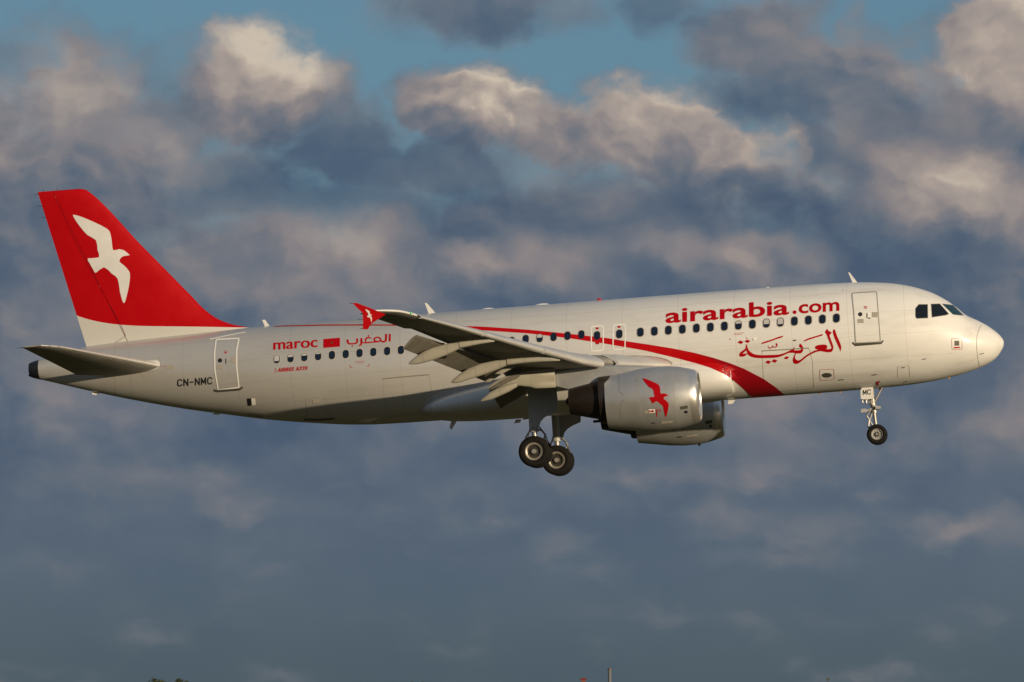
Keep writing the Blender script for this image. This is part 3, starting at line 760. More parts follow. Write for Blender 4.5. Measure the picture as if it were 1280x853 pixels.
hatch('service_panel', [(1024.3,462.2),(1042.5,461.2),(1043,475),(1025,476.2)], .4, 'mark', 2.)
disc_surf('air_port', [(1033.6+6.2*math.cos(a), 469+2.9*math.sin(a)) for a in np.linspace(0, 6.28, 17)[:-1]], BF, MT['sill'], fus_o, .012)
hatch('static_port_panel', [(1189.3,423.2),(1202.5,423),(1202.8,437),(1189.8,437.4)], .4, 'mark', 1.6)
decal('static_port', [[(1193.2,426),(1199,426),(1199,432.2),(1193.2,432.2)]], BF, MT['sill'], fus_o, .012)
decal('placard', [[(1192.3,434),(1200,433.6),(1200,435.2),(1192.3,435.6)]], BF, MT['beacon'], fus_o, .012)
linedecal('radome_joint', [(1228,404),(1223.5,412),(1221.2,420),(1220.6,433),(1222,447),(1224.3,459.6)], .5, BF, MT['seam'], fus_o, .006)
decal('tow_mark', [[(1095,477),(1100.2,476.2),(1099.8,478),(1098,478.3),(1098.3,481.6),(1096.2,482)]], BF, MT['mark'], fus_o, .012)
for a, b, c_, d in ((1153,449.2,1157.5,448.4),(1127,459.5,1131,459.2),(1224.5,442.8,1229.5,441.6),(1090,468.6,1096,468),(1131,476.8,1134,476.5),(1048,474.7,1055,474.2)):
    linedecal('probe', [(a,b),(c_,d)], .8, BF, MT['black'], fus_o, .02)
linedecal('panel_edge', [(1122,458),(1136,457),(1137.5,471)], .35, BF, MT['softseam'], fus_o)
linedecal('panel_edge', [(1122,458),(1122,472)], .35, BF, MT['softseam'], fus_o)
# small marks
for cx, cy in ((439,458.6),(460,457.2)):
    s_ = 1 if cx < 450 else -1
    linedecal('jack_mark', [(cx-1.4*s_,cy-2),(cx-1.4*s_,cy+.6),(cx+1.4*s_,cy+.7)], .8, BF, MT['mark'], fus_o)
for (a, b, c_) in ((443,452.6,456),(445,454.4,455),(917,417.0,930),(918,418.7,928),(201,458.3,209)):
    linedecal('placard_line', [(a,b),(c_,b-.07*(c_-a))], .45, BF, MT['mark'], fus_o)
decal('placard', [[(207,457),(217.6,456.6),(217.6,462.2),(207,462.6)]], BF, MT['label'], fus_o, .009)
for cx, cy in ((912.8,424.3),(933.4,423)): linedecal('jack_mark', [(cx-.6,cy-1.6),(cx-.6,cy+.4),(cx+1.4,cy+.3)], .6, BF, MT['mark'], fus_o)
linedecal('logo_light', [(941.5,424.6),(945.5,423.2)], 2.8, BF, MT['frame'], fus_o, .03)
linedecal('drain', [(992,425.8),(995.2,425.4)], 1.6, BF, MT['sill'], fus_o, .03)
decal('water_panel', [[(308.5,498.3),(314,498),(314.5,507),(310,507.3)]], BF, MT['black'], fus_o, .010); decal('water_panel_door', [[(314.2,498),(319,498.2),(320,506),(315,507)]], BF, MT['frame'], fus_o, .012)
ringdecal('drain_panel', dense([(310,516.5),(328,517.5),(329,521),(311,519.8)]), .5, BF, MT['black'], fus_o)
for x_ in (157.5,): linedecal('skin_joint', [(x_-14,430),(x_-14.5,450),(x_-14,470),(x_-13,495)], .5, BF, MT['softseam'], fus_o)
ringdecal('stabilizer_cutout', dense([(168,449),(200,446.5),(203,468),(180,473)]), .4, BF, MT['softseam'], fus_o)

# blades, domes and lamps on the skin
def blade(name, pts, y, th, mt, parent):
    m = MB(); q = [at(a, b, y) for a, b in pts]
    m.slab([(18-a, y, b) for a, b in q], th); return obj(name, m, mt, parent, 30)
for pts in ([(1066.8,356),(1060.2,340.8),(1062,340.8),(1073.8,356)], [(536.5,393.5),(531,379),(533.5,379),(545.6,393)], [(331.5,409),(327.8,400.2),(331.5,400),(337.5,408.5)],
            [(565.5,522),(573.8,522),(564.4,537.6),(561.8,534.6)], [(910.5,497.5),(921.5,496.8),(916,505),(910,505.5)], [(268.5,516),(278,516.5),(272.5,519),(265.5,518.3)],
            [(117,487.5),(128,490),(120,494),(114.8,493)], [(645,524.5),(652,524.5),(650,528.5),(642.5,529.5)]):
    blade('blade_antenna', pts, 0, .035, MT['white'], ROOT)
def dome(px, py, lx, hz, mt, name='dome_antenna', sign=1):
    X, z = at(px, py, 0); m = MB(); rings = []
    for i in range(9):
        t = i/8*math.pi/2; rings.append([(18-X+lx*math.cos(t)*math.cos(a), lx*.45*math.cos(t)*math.sin(a), z-sign*.05+sign*(hz+.05)*math.sin(t)) for a in np.linspace(0, 2*math.pi, 25)[:-1]])
    m.loft(rings); return obj(name, m, mt, ROOT, 60)
dome(609.5,387.2,.33,.07,MT['white']); dome(677.5,381.6,.33,.07,MT['white']); dome(959.5,360.7,.13,.06,MT['white']); dome(1094,355,.10,.04,MT['white']); dome(1106,355.3,.08,.04,MT['white'])
dome(749,375.7,.11,.09,MT['beacon'],'beacon'); dome(1027.5,357,.05,.06,MT['amber'],'marker_lamp'); dome(1050,489.3,.04,.07,MT['amber'],'marker_lamp',-1); dome(1186.3,471.3,.05,.07,MT['amber'],'marker_lamp',-1); dome(1024.5,491.7,.05,.04,MT['amber'],'marker_lamp',-1)
# tail cone nozzle
n_ = MB(); n_.loft([[(p[0], p[1]*k_, (p[2]-zc_)*k_+zc_) for p in fring(x_)] for x_, k_, zc_ in ((37.22,1.012,1.0),(37.5,1.0,1.03),(37.62,.9,1.04),(37.62,.7,1.04),(37.35,.6,1.03))])
obj('exhaust_nozzle', n_, MT['duct'], ROOT); 
n_ = MB(); X, z = at(36.5,470,0); n_.tube((18-X+.15,0,z),(18-X-.02,0,z+.01),.05,.035); obj('tail_lamp', n_, MT['sill'], ROOT)

# ---- aerofoil surfaces
def foil(tc, n=22, x0=0., x1=1., camber=.01):
    """closed loop of (x, z) for the chord range x0..x1, unit chord"""
    def th(x): return 5*tc*(.2969*math.sqrt(x)-.126*x-.3516*x*x+.2843*x**3-.1030*x**4)
    def cm(x): return camber*4*x*(1-x)
    xs = [x0+(x1-x0)*(1-math.cos(math.pi*i/n))/2 for i in range(n+1)] if x0 == 0 else [x0+(x1-x0)*i/n for i in range(n+1)]
    up_ = [(x, cm(x)+th(x)) for x in xs]; lo_ = [(x, cm(x)-th(x)) for x in xs]
    return up_[::-1]+lo_[1 if x0 == 0 else 0:]
def wing_sections(ys, LE, TE, tcf, x0=0., x1=1., side=-1, camber=.01, n=22):
    rings = []
    for y in ys:
        (xl, zl), (xt, zt) = LE(y), TE(y)
        d = np.array([xt-xl, zt-zl]); c_ = np.linalg.norm(d); e = d/c_; nn = np.array([-e[1], e[0]])
        if nn[1] < 0: nn = -nn
        rings.append([(18-(xl+e[0]*c_*a+nn[0]*c_*b), side*y, zl+e[1]*c_*a+nn[1]*c_*b) for a, b in foil(tcf(y), n, x0, x1, camber)])
    return rings
LEx = lambda y: 14.93+.57*(y-6.2) + (0 if y < 16.2 else .9*(y-16.2)**2)
Yz = [0,2,4,6.2,8.5,11,13.3,15.3,16.4,17.05]
LEz = lambda y: interp(Yz, [-.82,-.76,-.72,-.70,-.42,-.02,.37,.69,.84,.88], y)
TEx = lambda y: 19.1 if y < 6.4 else 19.1+.278*(y-6.4)
TEz = lambda y: interp(Yz, [-1.3,-1.04,-.80,-.52,-.18,.16,.46,.66,.76,.80], y)
LEf = lambda y: (LEx(y), LEz(y)); TEf = lambda y: (TEx(y), TEz(y))
tcw = lambda y: interp([0,2,6.4,17.05], [.15,.15,.118,.108], y)
def cut(y): return .76
def lamp_at(m, p, r_): m.tube(p, (p[0], p[1]-.05, p[2]), r_, r_*.8)
for side in (-1, 1):
    ys_in = list(np.linspace(1.2, 13.35, 40)); ys_out = list(np.linspace(13.35, 17.0, 20))
    m = MB(); m.loft(wing_sections(ys_in, LEf, TEf, tcw, 0, .745, side)); m.loft(wing_sections(ys_out, LEf, TEf, tcw, 0, .74, side))
    # upper trailing panels (spoilers) reach back over the flaps
    rr = []
    for y in ys_in:
        (xl, zl), (xt, zt) = LEf(y), TEf(y); d = np.array([xt-xl, zt-zl]); c_ = np.linalg.norm(d); e = d/c_; nn = np.array([-e[1], e[0]]); nn = nn if nn[1] > 0 else -nn
        def pq(a, b): return (18-(xl+e[0]*c_*a+nn[0]*c_*b), side*y, zl+e[1]*c_*a+nn[1]*c_*b)
        t9 = 5*tcw(y)*.2*1.0
        rr.append([pq(.73,.048),pq(.93,.016),pq(.93,.010),pq(.73,.036)])
    m.loft(rr)
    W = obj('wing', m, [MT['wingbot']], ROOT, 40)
    if side == -1: WING = W; wing_mb = m
    m = MB(); m.loft(wing_sections(list(np.linspace(13.36, 16.99, 8)), LEf, TEf, tcw, .741, 1., side, n=8)); obj('aileron', m, MT['wingbot'], W, 40)
    # slats: the leading edge moved forward and down
    def slat(y0, y1, dx, dz, th):
        rr = []
        for y in np.linspace(y0, y1, 14):
            (xl, zl), (xt, zt) = LEf(y), TEf(y); c_ = min(xt-xl, 4.2); s_ = c_*.155; k = c_/3.6
            k *= 1.25; prof = [(s_*1.1,.13*k+.02),(s_*.62,.135*k),(s_*.28,.10*k),(s_*.08,.055*k),(0,0),(.01,-.05*k),(.06,-.09*k),(.14,-.115*k),(.15,-.075*k),(.09,-.02),(s_*.35,.05*k),(s_*.7,.095*k),(s_*1.1,.115*k+.02)]
            ct, st = math.cos(th), math.sin(th)
            rr.append([(18-(xl-dx+a*ct-b*st*0+b*-st), side*y, zl-dz+b*ct+a*st) for a, b in prof])
        mm = MB(); mm.loft(rr); return obj('slat', mm, MT['slat'], W, 50)
    slat(2.35, 5.35, .22, .09, .30); slat(6.15, 9.3, .22, .12, .30); slat(9.34, 12.4, .2, .11, .30); slat(12.44, 15.5, .18, .10, .28)
    rr = []
    for y in np.linspace(15.55, 17.0, 14):
        (xl, zl), (xt, zt) = LEf(y), TEf(y); c_ = xt-xl; tt = .108
        rr.append([(18-(xl-.012+c_*a), side*y, zl+c_*b) for a, b in ((.16,.060),(.08,.052),(.03,.034),(.006,.017),(-.004,0),(.004,-.016),(.02,-.028))])
    m = MB(); m.loft(rr, closed=False, cap0=False, cap1=False); obj('leading_edge', m, MT['white'], W, 60)
    # flaps, set down and back
    def plate(name, c4, y0, y1, tck, mt, par, n=14, spanN=10):
        (a0, a1), (b0, b1) = c4                      # (LE,TE) outboard, (LE,TE) inboard
        rr = []
        for i in range(spanN+1):
            t = i/spanN; le = [a0[k]+(b0[k]-a0[k])*t for k in (0,1)]; te = [a1[k]+(b1[k]-a1[k])*t for k in (0,1)]
            rr += wing_sections([y0+(y1-y0)*t], lambda y: le, lambda y: te, lambda y: tck, 0, 1, side, .03, n)
        mm = MB(); mm.loft(rr); return obj(name, mm, mt, par, 40)
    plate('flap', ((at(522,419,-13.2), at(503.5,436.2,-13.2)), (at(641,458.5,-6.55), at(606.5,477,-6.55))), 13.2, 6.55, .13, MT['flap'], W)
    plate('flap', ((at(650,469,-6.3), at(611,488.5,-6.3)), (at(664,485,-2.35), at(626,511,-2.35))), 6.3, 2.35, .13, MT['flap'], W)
    # flap track fairings: a fixed front and a dropped tail
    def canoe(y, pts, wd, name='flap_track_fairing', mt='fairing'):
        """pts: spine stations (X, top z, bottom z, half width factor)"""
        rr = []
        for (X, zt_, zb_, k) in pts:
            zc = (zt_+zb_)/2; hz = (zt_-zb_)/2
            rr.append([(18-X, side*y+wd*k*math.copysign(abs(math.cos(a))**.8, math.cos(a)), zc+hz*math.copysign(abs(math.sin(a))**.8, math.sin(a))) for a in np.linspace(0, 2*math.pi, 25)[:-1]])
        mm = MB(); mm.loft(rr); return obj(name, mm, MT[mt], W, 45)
    def fairing(y, st_px, wd):
        q = []
        for px_, t_, b_, k in st_px:
            X, zt_ = at(px_, t_, -y); _, zb_ = at(px_, b_, -y); q.append((X, zt_, zb_, k))
        canoe(y, q, wd)
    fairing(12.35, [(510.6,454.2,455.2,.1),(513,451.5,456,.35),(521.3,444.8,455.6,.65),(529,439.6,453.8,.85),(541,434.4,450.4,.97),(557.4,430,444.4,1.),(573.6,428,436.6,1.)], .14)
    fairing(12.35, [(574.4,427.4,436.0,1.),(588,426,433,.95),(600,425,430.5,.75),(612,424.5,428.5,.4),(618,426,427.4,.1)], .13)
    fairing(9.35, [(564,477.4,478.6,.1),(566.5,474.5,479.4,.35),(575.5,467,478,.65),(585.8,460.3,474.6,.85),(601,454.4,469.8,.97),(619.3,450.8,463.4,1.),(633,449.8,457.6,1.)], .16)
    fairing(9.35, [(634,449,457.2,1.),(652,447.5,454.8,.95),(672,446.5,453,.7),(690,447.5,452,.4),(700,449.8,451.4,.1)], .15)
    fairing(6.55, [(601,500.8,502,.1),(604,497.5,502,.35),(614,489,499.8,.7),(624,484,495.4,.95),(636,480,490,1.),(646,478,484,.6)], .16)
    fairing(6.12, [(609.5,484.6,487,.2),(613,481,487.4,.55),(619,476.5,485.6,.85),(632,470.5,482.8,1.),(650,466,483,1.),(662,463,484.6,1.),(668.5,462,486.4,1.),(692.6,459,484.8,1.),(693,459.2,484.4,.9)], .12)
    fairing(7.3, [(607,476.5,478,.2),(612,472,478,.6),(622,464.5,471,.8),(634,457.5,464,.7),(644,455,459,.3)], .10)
    # wing tip fence
    fn = lambda pts: [at(a, b, -17.05) for a, b in pts]
    q = fn([(482.5,393.2),(462,385),(446,379),(440.8,379.2),(447,385.5),(453.5,391.5),(454,401),(453.6,411.8),(459.5,411.9),(464,405),(473,399)])
    m = MB(); m.slab([(18-a, side*17.06, b) for a, b in q], .05); F_ = obj('wingtip_fence', m, MT['red'], W, 30)
    # static wicks
    m = MB()
    for px_, py_, dx in ((453.5,400,-6),(453.7,406,-6),(454,411,-5),(441,379.5,-5)):
        a, b = at(px_, py_, -17.05), at(px_+dx, py_-.4, -17.05); m = MB(); m.tube((18-a[0],side*17.05,a[1]),(18-b[0],side*17.05,b[1]),.012,.006,6); obj('static_wick', m, MT['black'], W)
    m = MB(); y = 15.85; m.revolve([(-.06,.01),(-.03,.03),(.04,.045)], (18-LEx(y)+.01, side*y, LEz(y)+.01), 'x', 16); obj('navigation_lamp', m, MT['green'] if side == -1 else MT['beacon'], W)

# ---- bird emblem
BIRD = [(290,195),(330,206),(400,236),(455,265),(472,288),(480,335),(486,372),(515,367),(540,373),(558,387),(568,397),(545,400),(527,408),(517,428),(540,448),(562,472),(570,492),(568,530),(560,575),(548,622),(540,636),(532,625),(520,580),(509,515),(480,490),(440,457),(400,485),(388,472),(370,440),(359,413),(415,408),(408,370),(400,322),(360,298),(325,260),(300,225),(286,200)]
def bird_poly(f_): return [f_(x_, y_) for x_, y_ in BIRD]

# ---- fin and rudder
fl = [(310,409),(292.5,406.2),(272.5,398.9),(255,386.5),(240,371),(175,305),(113.7,241.5),(107,237.2),(99,236.2)]
fLE = sorted([at(a, b, 0)[::-1] for a, b in fl])
tz_, tX = [q[0] for q in fLE], [q[1] for q in fLE]
te0, te1 = at(108,433,0), at(47,240,0)
h0, h1 = at(150,406,0), at(66,238.5,0)
def finLE(z): return interp(tz_, tX, z) if z > tz_[0] else tX[0]-(tz_[0]-z)*2.2
def lin(p, q, z): return p[0]+(q[0]-p[0])*(z-p[1])/(q[1]-p[1])
ztop = at(70,238.5,0)[1]
def fin_rings(lo_, part):
    rr = []
    zs = list(np.linspace(lo_, 3.2, 22))+list(np.linspace(3.4, ztop-.08, 20))+[ztop-.03, ztop]
    for i, z in enumerate(zs):
        xl = finLE(z); xt = lin(te0, te1, z); xh = lin(h0, h1, z); c_ = xt-xl; hf = (xh-xl)/c_
        tcx = min(.10, .52/c_) * (1 if i < len(zs)-2 else (.8 if i == len(zs)-2 else .35))
        fo = foil(tcx, 20, 0 if part == 'fin' else hf+.004, hf if part == 'fin' else 1., 0.)
        rr.append([(18-(xl+c_*a), c_*b, z) for a, b in fo])
    return rr
cp = [at(a, b, 0) for a, b in [(60,376),(95,393.9),(107,398.4),(120,402),(135,404.8),(150,406.3),(170,407.4),(195,408.5),(240,409.3),(290,409.6),(320,409.5)]]
cf = np.polyfit([(18-a-P0[0])+12 for a, b in cp], [b-P0[2] for a, b in cp], 5)
def fin_paint():
    m = MT['red']; m = m.copy(); m.name = 'fin_paint'; t = m.node_tree; b = t.nodes['Principled BSDF']; x = NB(t)
    tcn = x.n('ShaderNodeTexCoord'); s_ = x.n('ShaderNodeSeparateXYZ'); t.links.new(tcn.outputs['Object'], s_.inputs[0])
    u = x.m('ADD', s_.outputs[0], 12.); acc = x.m('MULTIPLY_ADD', u, float(cf[0]), float(cf[1]))
    for c_ in cf[2:]: acc = x.m('MULTIPLY_ADD', acc, u, float(c_))
    k = x.m('LESS_THAN', s_.outputs[2], acc)
    old = b.inputs['Base Color'].links[0].from_socket
    t.links.new(x.mix(k, old, (.60,.59,.55,1)), b.inputs['Base Color']); return m
MT['fin'] = fin_paint()
m = MB(); m.loft(fin_rings(1.55, 'fin')); FIN = obj('vertical_stabilizer', m, MT['fin'], ROOT, 40); mf = m
m2 = MB(); m2.loft(fin_rings(1.72, 'rudder')); RUD = obj('rudder', m2, MT['fin'], ROOT, 40)
bo = MB(); bo.v = mf.v+m2.v; bo.f = mf.f+[tuple(i+len(mf.v) for i in q) for q in m2.f]; BFIN = bvh_of(bo); BRUD = bvh_of(m2); BF1 = bvh_of(mf)
decal('bird_emblem', [smooth_poly(bird_poly(lambda a, b: (20+a/4, 220+b/4)), 2)], BFIN, MT['white'], FIN, .008, 12, 12)
linedecal('rudder_joint', [(157.3,420.3),(150,425),(142.5,429.5),(128,432)], .55, BFIN, MT['seam'], RUD, .018)
linedecal('rudder_joint', [(68.3,244),(95,303),(120,350),(151,406),(157.3,420.3)], .45, BFIN, MT['markdark'], RUD, .012)
m = MB()
for a, b in ((48.5,243.3),(53,258),(58,272.4)):
    p, q = at(a, b, 0), at(a-6, b-.2, 0); m = MB(); m.tube((18-p[0],0,p[1]),(18-q[0],0,q[1]),.012,.006,6); obj('static_wick', m, MT['black'], RUD)
for a, b in ((55,239.5),(72,238)):
    p, q = at(a, b, 0), at(a-1, b-2.5, 0); m = MB(); m.tube((18-p[0],0,p[1]),(18-q[0],0,q[1]),.015,.01,6); obj('static_wick', m, MT['black'], RUD)

# ---- tailplane
sLE = lambda y: (32.2+.62*(y-1.0)+(0 if y < 5.5 else .7*(y-5.5)**2), .74+.135*(y-1.0)); sTE = lambda y: (35.55+.185*(y-1.0), .62+.155*(y-1.0))
for side in (-1, 1):
    ys = list(np.linspace(.55, 6.22, 24))
    m = MB(); m.loft(wing_sections(ys, sLE, sTE, lambda y: .10 if y < 6.1 else .07, 0, .70, side, -.008)); S_ = obj('horizontal_stabilizer', m, MT['wingbot'], ROOT, 40)
    m = MB(); m.loft(wing_sections(ys[2:], sLE, sTE, lambda y: .10, .707, 1., side, -.008, 8)); obj('elevator', m, MT['wingbot'], S_, 40)
    # bright leading edge
    rr = []
    for y in np.linspace(.62, 6.2, 20):
        (xl, zl), (xt, zt) = sLE(y), sTE(y); c_ = xt-xl
        rr.append([(18-(xl-.006+c_*a), side*y, zl+c_*b*1.04) for a, b in ((.05,.033),(.02,.022),(.005,.011),(0,0),(.004,-.010),(.012,-.017))])
    m = MB(); m.loft(rr, closed=False, cap0=False, cap1=False); obj('leading_edge', m, MT['slat'], S_, 60)
    m = MB(); p = sTE(6.1); m.tube((18-p[0],side*6.1,p[1]),(18-p[0]-.22,side*6.1,p[1]+.01),.012,.006,6); obj('static_wick', m, MT['black'], S_)
    m = MB(); rr = []
    for t, r_ in ((0,.03),(.1,.12),(.35,.2),(.7,.22),(1.,.10)):
        rr.append([(18-(31.95+t*1.3), side*(1.02+.1*t)+.12*math.cos(a)*r_/.2, .78+r_*math.sin(a)) for a in np.linspace(0, 2*math.pi, 17)[:-1]])
    m.loft(rr); obj('stabilizer_root_fairing', m, MT['offwhite'], S_, 50)

# ---- engines
for side in (-1, 1):
    y = side*5.755; X0 = 11.28; zc = -2.23; cx = 18-X0; tl = .0
    prof = [(.30,1.035),(.7,1.135),(1.1,1.185),(1.6,1.195),(2.2,1.15),(2.8,1.06),(3.42,.965),(3.42,.935),(2.9,.93),(1.5,.90),(.8,.86),(.45,.84),(.30,.86)]
    m = MB(); m.revolve(prof, (cx, y, zc), 'x', 72, close=True)
    # flatten the underside a little, as on the real cowl
    m.v = [(a, b, c_ if c_ < zc+0 else c_) for a, b, c_ in m.v]
    E_ = obj('engine', m, MT['nac'], ROOT, 45); 
    if side == -1: BE = bvh_of(m); EN = E_
    else: EF = E_; BE2 = bvh_of(m)
    m = MB(); m.revolve([(.305,1.034),(.18,1.005),(.08,.965),(.02,.92),(0,.885),(.02,.855),(.08,.84),(.2,.838),(.305,.862)], (cx, y, zc), 'x', 72, close=True); obj('inlet_lip', m, MT['lip'], E_, 60)
    m = MB(); m.revolve([(1.15,.30),(1.16,.84),(1.22,.84),(1.22,.30)], (cx, y, zc), 'x', 48, close=True)
    obj('fan_disc', m, MT['duct'], E_, 30)
    m = MB()
    for k in range(24):
        a = 2*math.pi*k/24; u = np.array([0, math.cos(a), math.sin(a)]); v = np.array([0, -math.sin(a), math.cos(a)]); o_ = np.array([cx, y, zc])
        q = [o_+u*.28+v*-.04+np.array([-1.0,0,0]), o_+u*.28+v*.05+np.array([-1.12,0,0]), o_+u*.85+v*.10+np.array([-1.10,0,0]), o_+u*.85+v*-.03+np.array([-.92,0,0])]
        m.add(q+[p+v*.012 for p in q], [(0,1,2,3),(7,6,5,4),(0,4,5,1),(1,5,6,2),(2,6,7,3),(3,7,4,0)])
    obj('fan_blades', m, MT['steel'], E_, 20)
    m = MB(); m.revolve([(.62,.005),(.70,.08),(.85,.17),(1.0,.24),(1.14,.29),(1.17,.29)], (cx, y, zc), 'x', 32); obj('spinner', m, MT['duct'], E_, 50)
    m = MB(); m.revolve([(2.6,.90),(3.30,.905),(3.66,.875),(3.68,.84),(3.5,.78),(3.6,.74),(4.0,.66),(4.55,.54),(4.82,.48),(4.83,.44),(4.5,.40),(2.6,.40)], (cx, y, zc+.0), 'x', 56, tilt=.03, close=True); obj('core_cowl', m, MT['core'], E_, 45)
    m = MB(); m.revolve([(4.3,.33),(4.7,.22),(4.9,.14),(4.98,.03)], (cx, y, zc), 'x', 32, tilt=.03); obj('exhaust_plug', m, MT['core'], E_, 50)
    # pylon
    rr = []
    for (X, zt_, zb_, hw) in ((12.7,-1.06,-1.3,.03),(13.1,-1.0,-1.4,.10),(13.8,-.93,-1.5,.15),(14.6,-.85,-1.6,.17),(15.2,-.80,-1.72,.17),(15.9,-.85,-1.72,.15),(16.6,-.95,-1.50,.11),(17.3,-.95,-1.2,.04)):
        rr.append([(18-X, y+hw*a, b) for a, b in ((-.5,zt_),(-1,zt_-.06),(-1,zb_+.03),(-.6,zb_),(.6,zb_),(1,zb_+.03),(1,zt_-.06),(.5,zt_))])
    m = MB(); m.loft(rr); obj('pylon', m, MT['nac'], ROOT, 30)
    # strakes and drains
    m = MB(); m.tube((cx-1.0, y-.1, zc-1.17),(cx-1.05, y-.1, zc-1.25),.06,.04,10); obj('drain_mast', m, MT['black'], E_)
    m = MB(); rr = []
    for X, zt_ in ((12.3,-1.35),(12.9,-1.12),(13.4,-1.08)): rr.append([(18-X, y-.82*1, zt_-.12),(18-X, y-.86, zt_+.03),(18-X, y-.83, zt_-.12)])
    if side == -1:
      m = MB(); m.tube((18-14.6, y, zc-.66),(18-15.28, y, zc-.66),.05,.05,12); obj('drain_pipe', m, MT['black'], E_)
def engine_marks(bvh, E_, bird, ox, oy):
    o = lambda pts: [(780+a/10.66+ox, 460+b/10.66+oy) for a, b in pts]
    if bird:
        s1 = (592-247)/(568-286); s2 = (652-140)/(636-195)
        decal('bird_emblem', [smooth_poly(bird_poly(lambda a, b: (780+(247+(a-286)*s1)/10.66, 460+(140+(b-195)*s2)/10.66)), 2)], bvh, MT['mark'], E_, .010, 6, 3)
    decal('vent', [o([(748,515),(848,500),(850,540),(750,557)])], bvh, MT['sill'], E_, .010, 5, 2)
    decal('vent', [o([(825+24*math.cos(a), 587+19*math.sin(a)) for a in np.linspace(0, 6.28, 15)[:-1]])], bvh, MT['black'], E_, .010, 5, 2)
    decal('placard', [o([(330,552),(415,550),(415,598),(330,602)])], bvh, MT['frame'], E_, .008, 5, 2)
    decal('placard', [o([(335,560),(350,575),(385,560),(405,575),(385,590),(350,585),(335,598)])], bvh, MT['mark'], E_, .013, 5, 2)
    linedecal('marking_line', o([(428,545),(440,650)]), 1.2, bvh, MT['mark'], E_, .010)
    ringdecal('marking_ring', o([(470+23*math.cos(a), 570+20*math.sin(a)) for a in np.linspace(0, 6.28, 17)[:-1]]), .5, bvh, MT['mark'], E_)
    decal('placard', [o([(270,570),(325,565),(328,605),(275,608)])], bvh, MT['label'], E_, .008, 5, 2)
    decal('grille', [o([(495,712),(652,704),(652,728),(500,745)])], bvh, MT['sill' if False else 'softseam'], E_, .008, 5, 1.5)
    for k in range(3): linedecal('stencil', o([(368+k*18,728),(372+k*18,745)]), .7, bvh, MT['black'], E_)
    for p in ([(175,55),(185,170),(200,350),(212,520),(235,680),(240,760)], [(640,0),(652,150),(668,340),(690,560),(712,690),(730,760)]):
        linedecal('cowl_joint', o(p), .5, bvh, MT['softseam'], E_)
    for p in ([(0,375),(100,368),(195,357)], [(0,440),(110,438),(210,440)], [(270,320),(370,300)], [(685,460),(715,455),(735,465)]):
        linedecal('cowl_joint', o(p), .4, bvh, MT['softseam'], E_)
    linedecal('cowl_latch', o([(140,165),(178,158)]), .6, bvh, MT['seam'], E_); linedecal('cowl_latch', o([(185,665),(215,663)]), .8, bvh, MT['seam'], E_)
    linedecal('cowl_joint', [(773.5+ox,468+oy),(774+ox,490+oy),(777+ox,492+oy),(779+ox,494.5+oy)], .5, bvh, MT['seam'], E_)
    linedecal('cowl_joint', [(780+ox,500+oy),(776.5+ox,503.5+oy),(775+ox,507+oy),(776+ox,524+oy)], .5, bvh, MT['seam'], E_)
engine_marks(BE, EN, True, 0, 0)
def far_marks(bvh, E_):
    decal('vent', [[(881.5,526.4),(890,525),(890,529),(882,530.4)]], bvh, MT['sill'], E_, .010, 5, 2)
    decal('vent', [[(888+1.9*math.cos(a), 533+1.7*math.sin(a)) for a in np.linspace(0, 6.28, 13)[:-1]]], bvh, MT['black'], E_, .010, 5, 2)
    linedecal('marking_line', [(853,531),(853.5,538)], .7, bvh, MT['mark'], E_); linedecal('placard', [(845,533),(851,532)], 1.6, bvh, MT['mark'], E_)
    linedecal('stencil', [(846,546.5),(852,546.2)], 1.2, bvh, MT['black'], E_); linedecal('grille', [(858,545.5),(872,543.8)], 1.6, bvh, MT['softseam'], E_)
far_marks(BE2, EF)
# fence bird
bf = MB(); bf.slab([(18-a, -17.06, b) for a, b in fn([(430,370),(500,370),(500,420),(430,420)])], .052)
k_ = (8.2)/(568-286); k2 = (16.5)/(636-195)
decal('bird_emblem', [bird_poly(lambda a, b: (456.8+(a-286)*k_, 386.6+(b-195)*k2))], bvh_of(bf), MT['white'], [o for o in WING.children if o.name.startswith('wingtip_fence')][0], .006, 20, 20)
m = MB(); X, z = at(729.8,471,-2.25)
m.tube((18-X,-1.9,z),(18-X,-2.5,z),.15,.14,24); obj('landing_lamp', m, MT['white'], ROOT, 30)

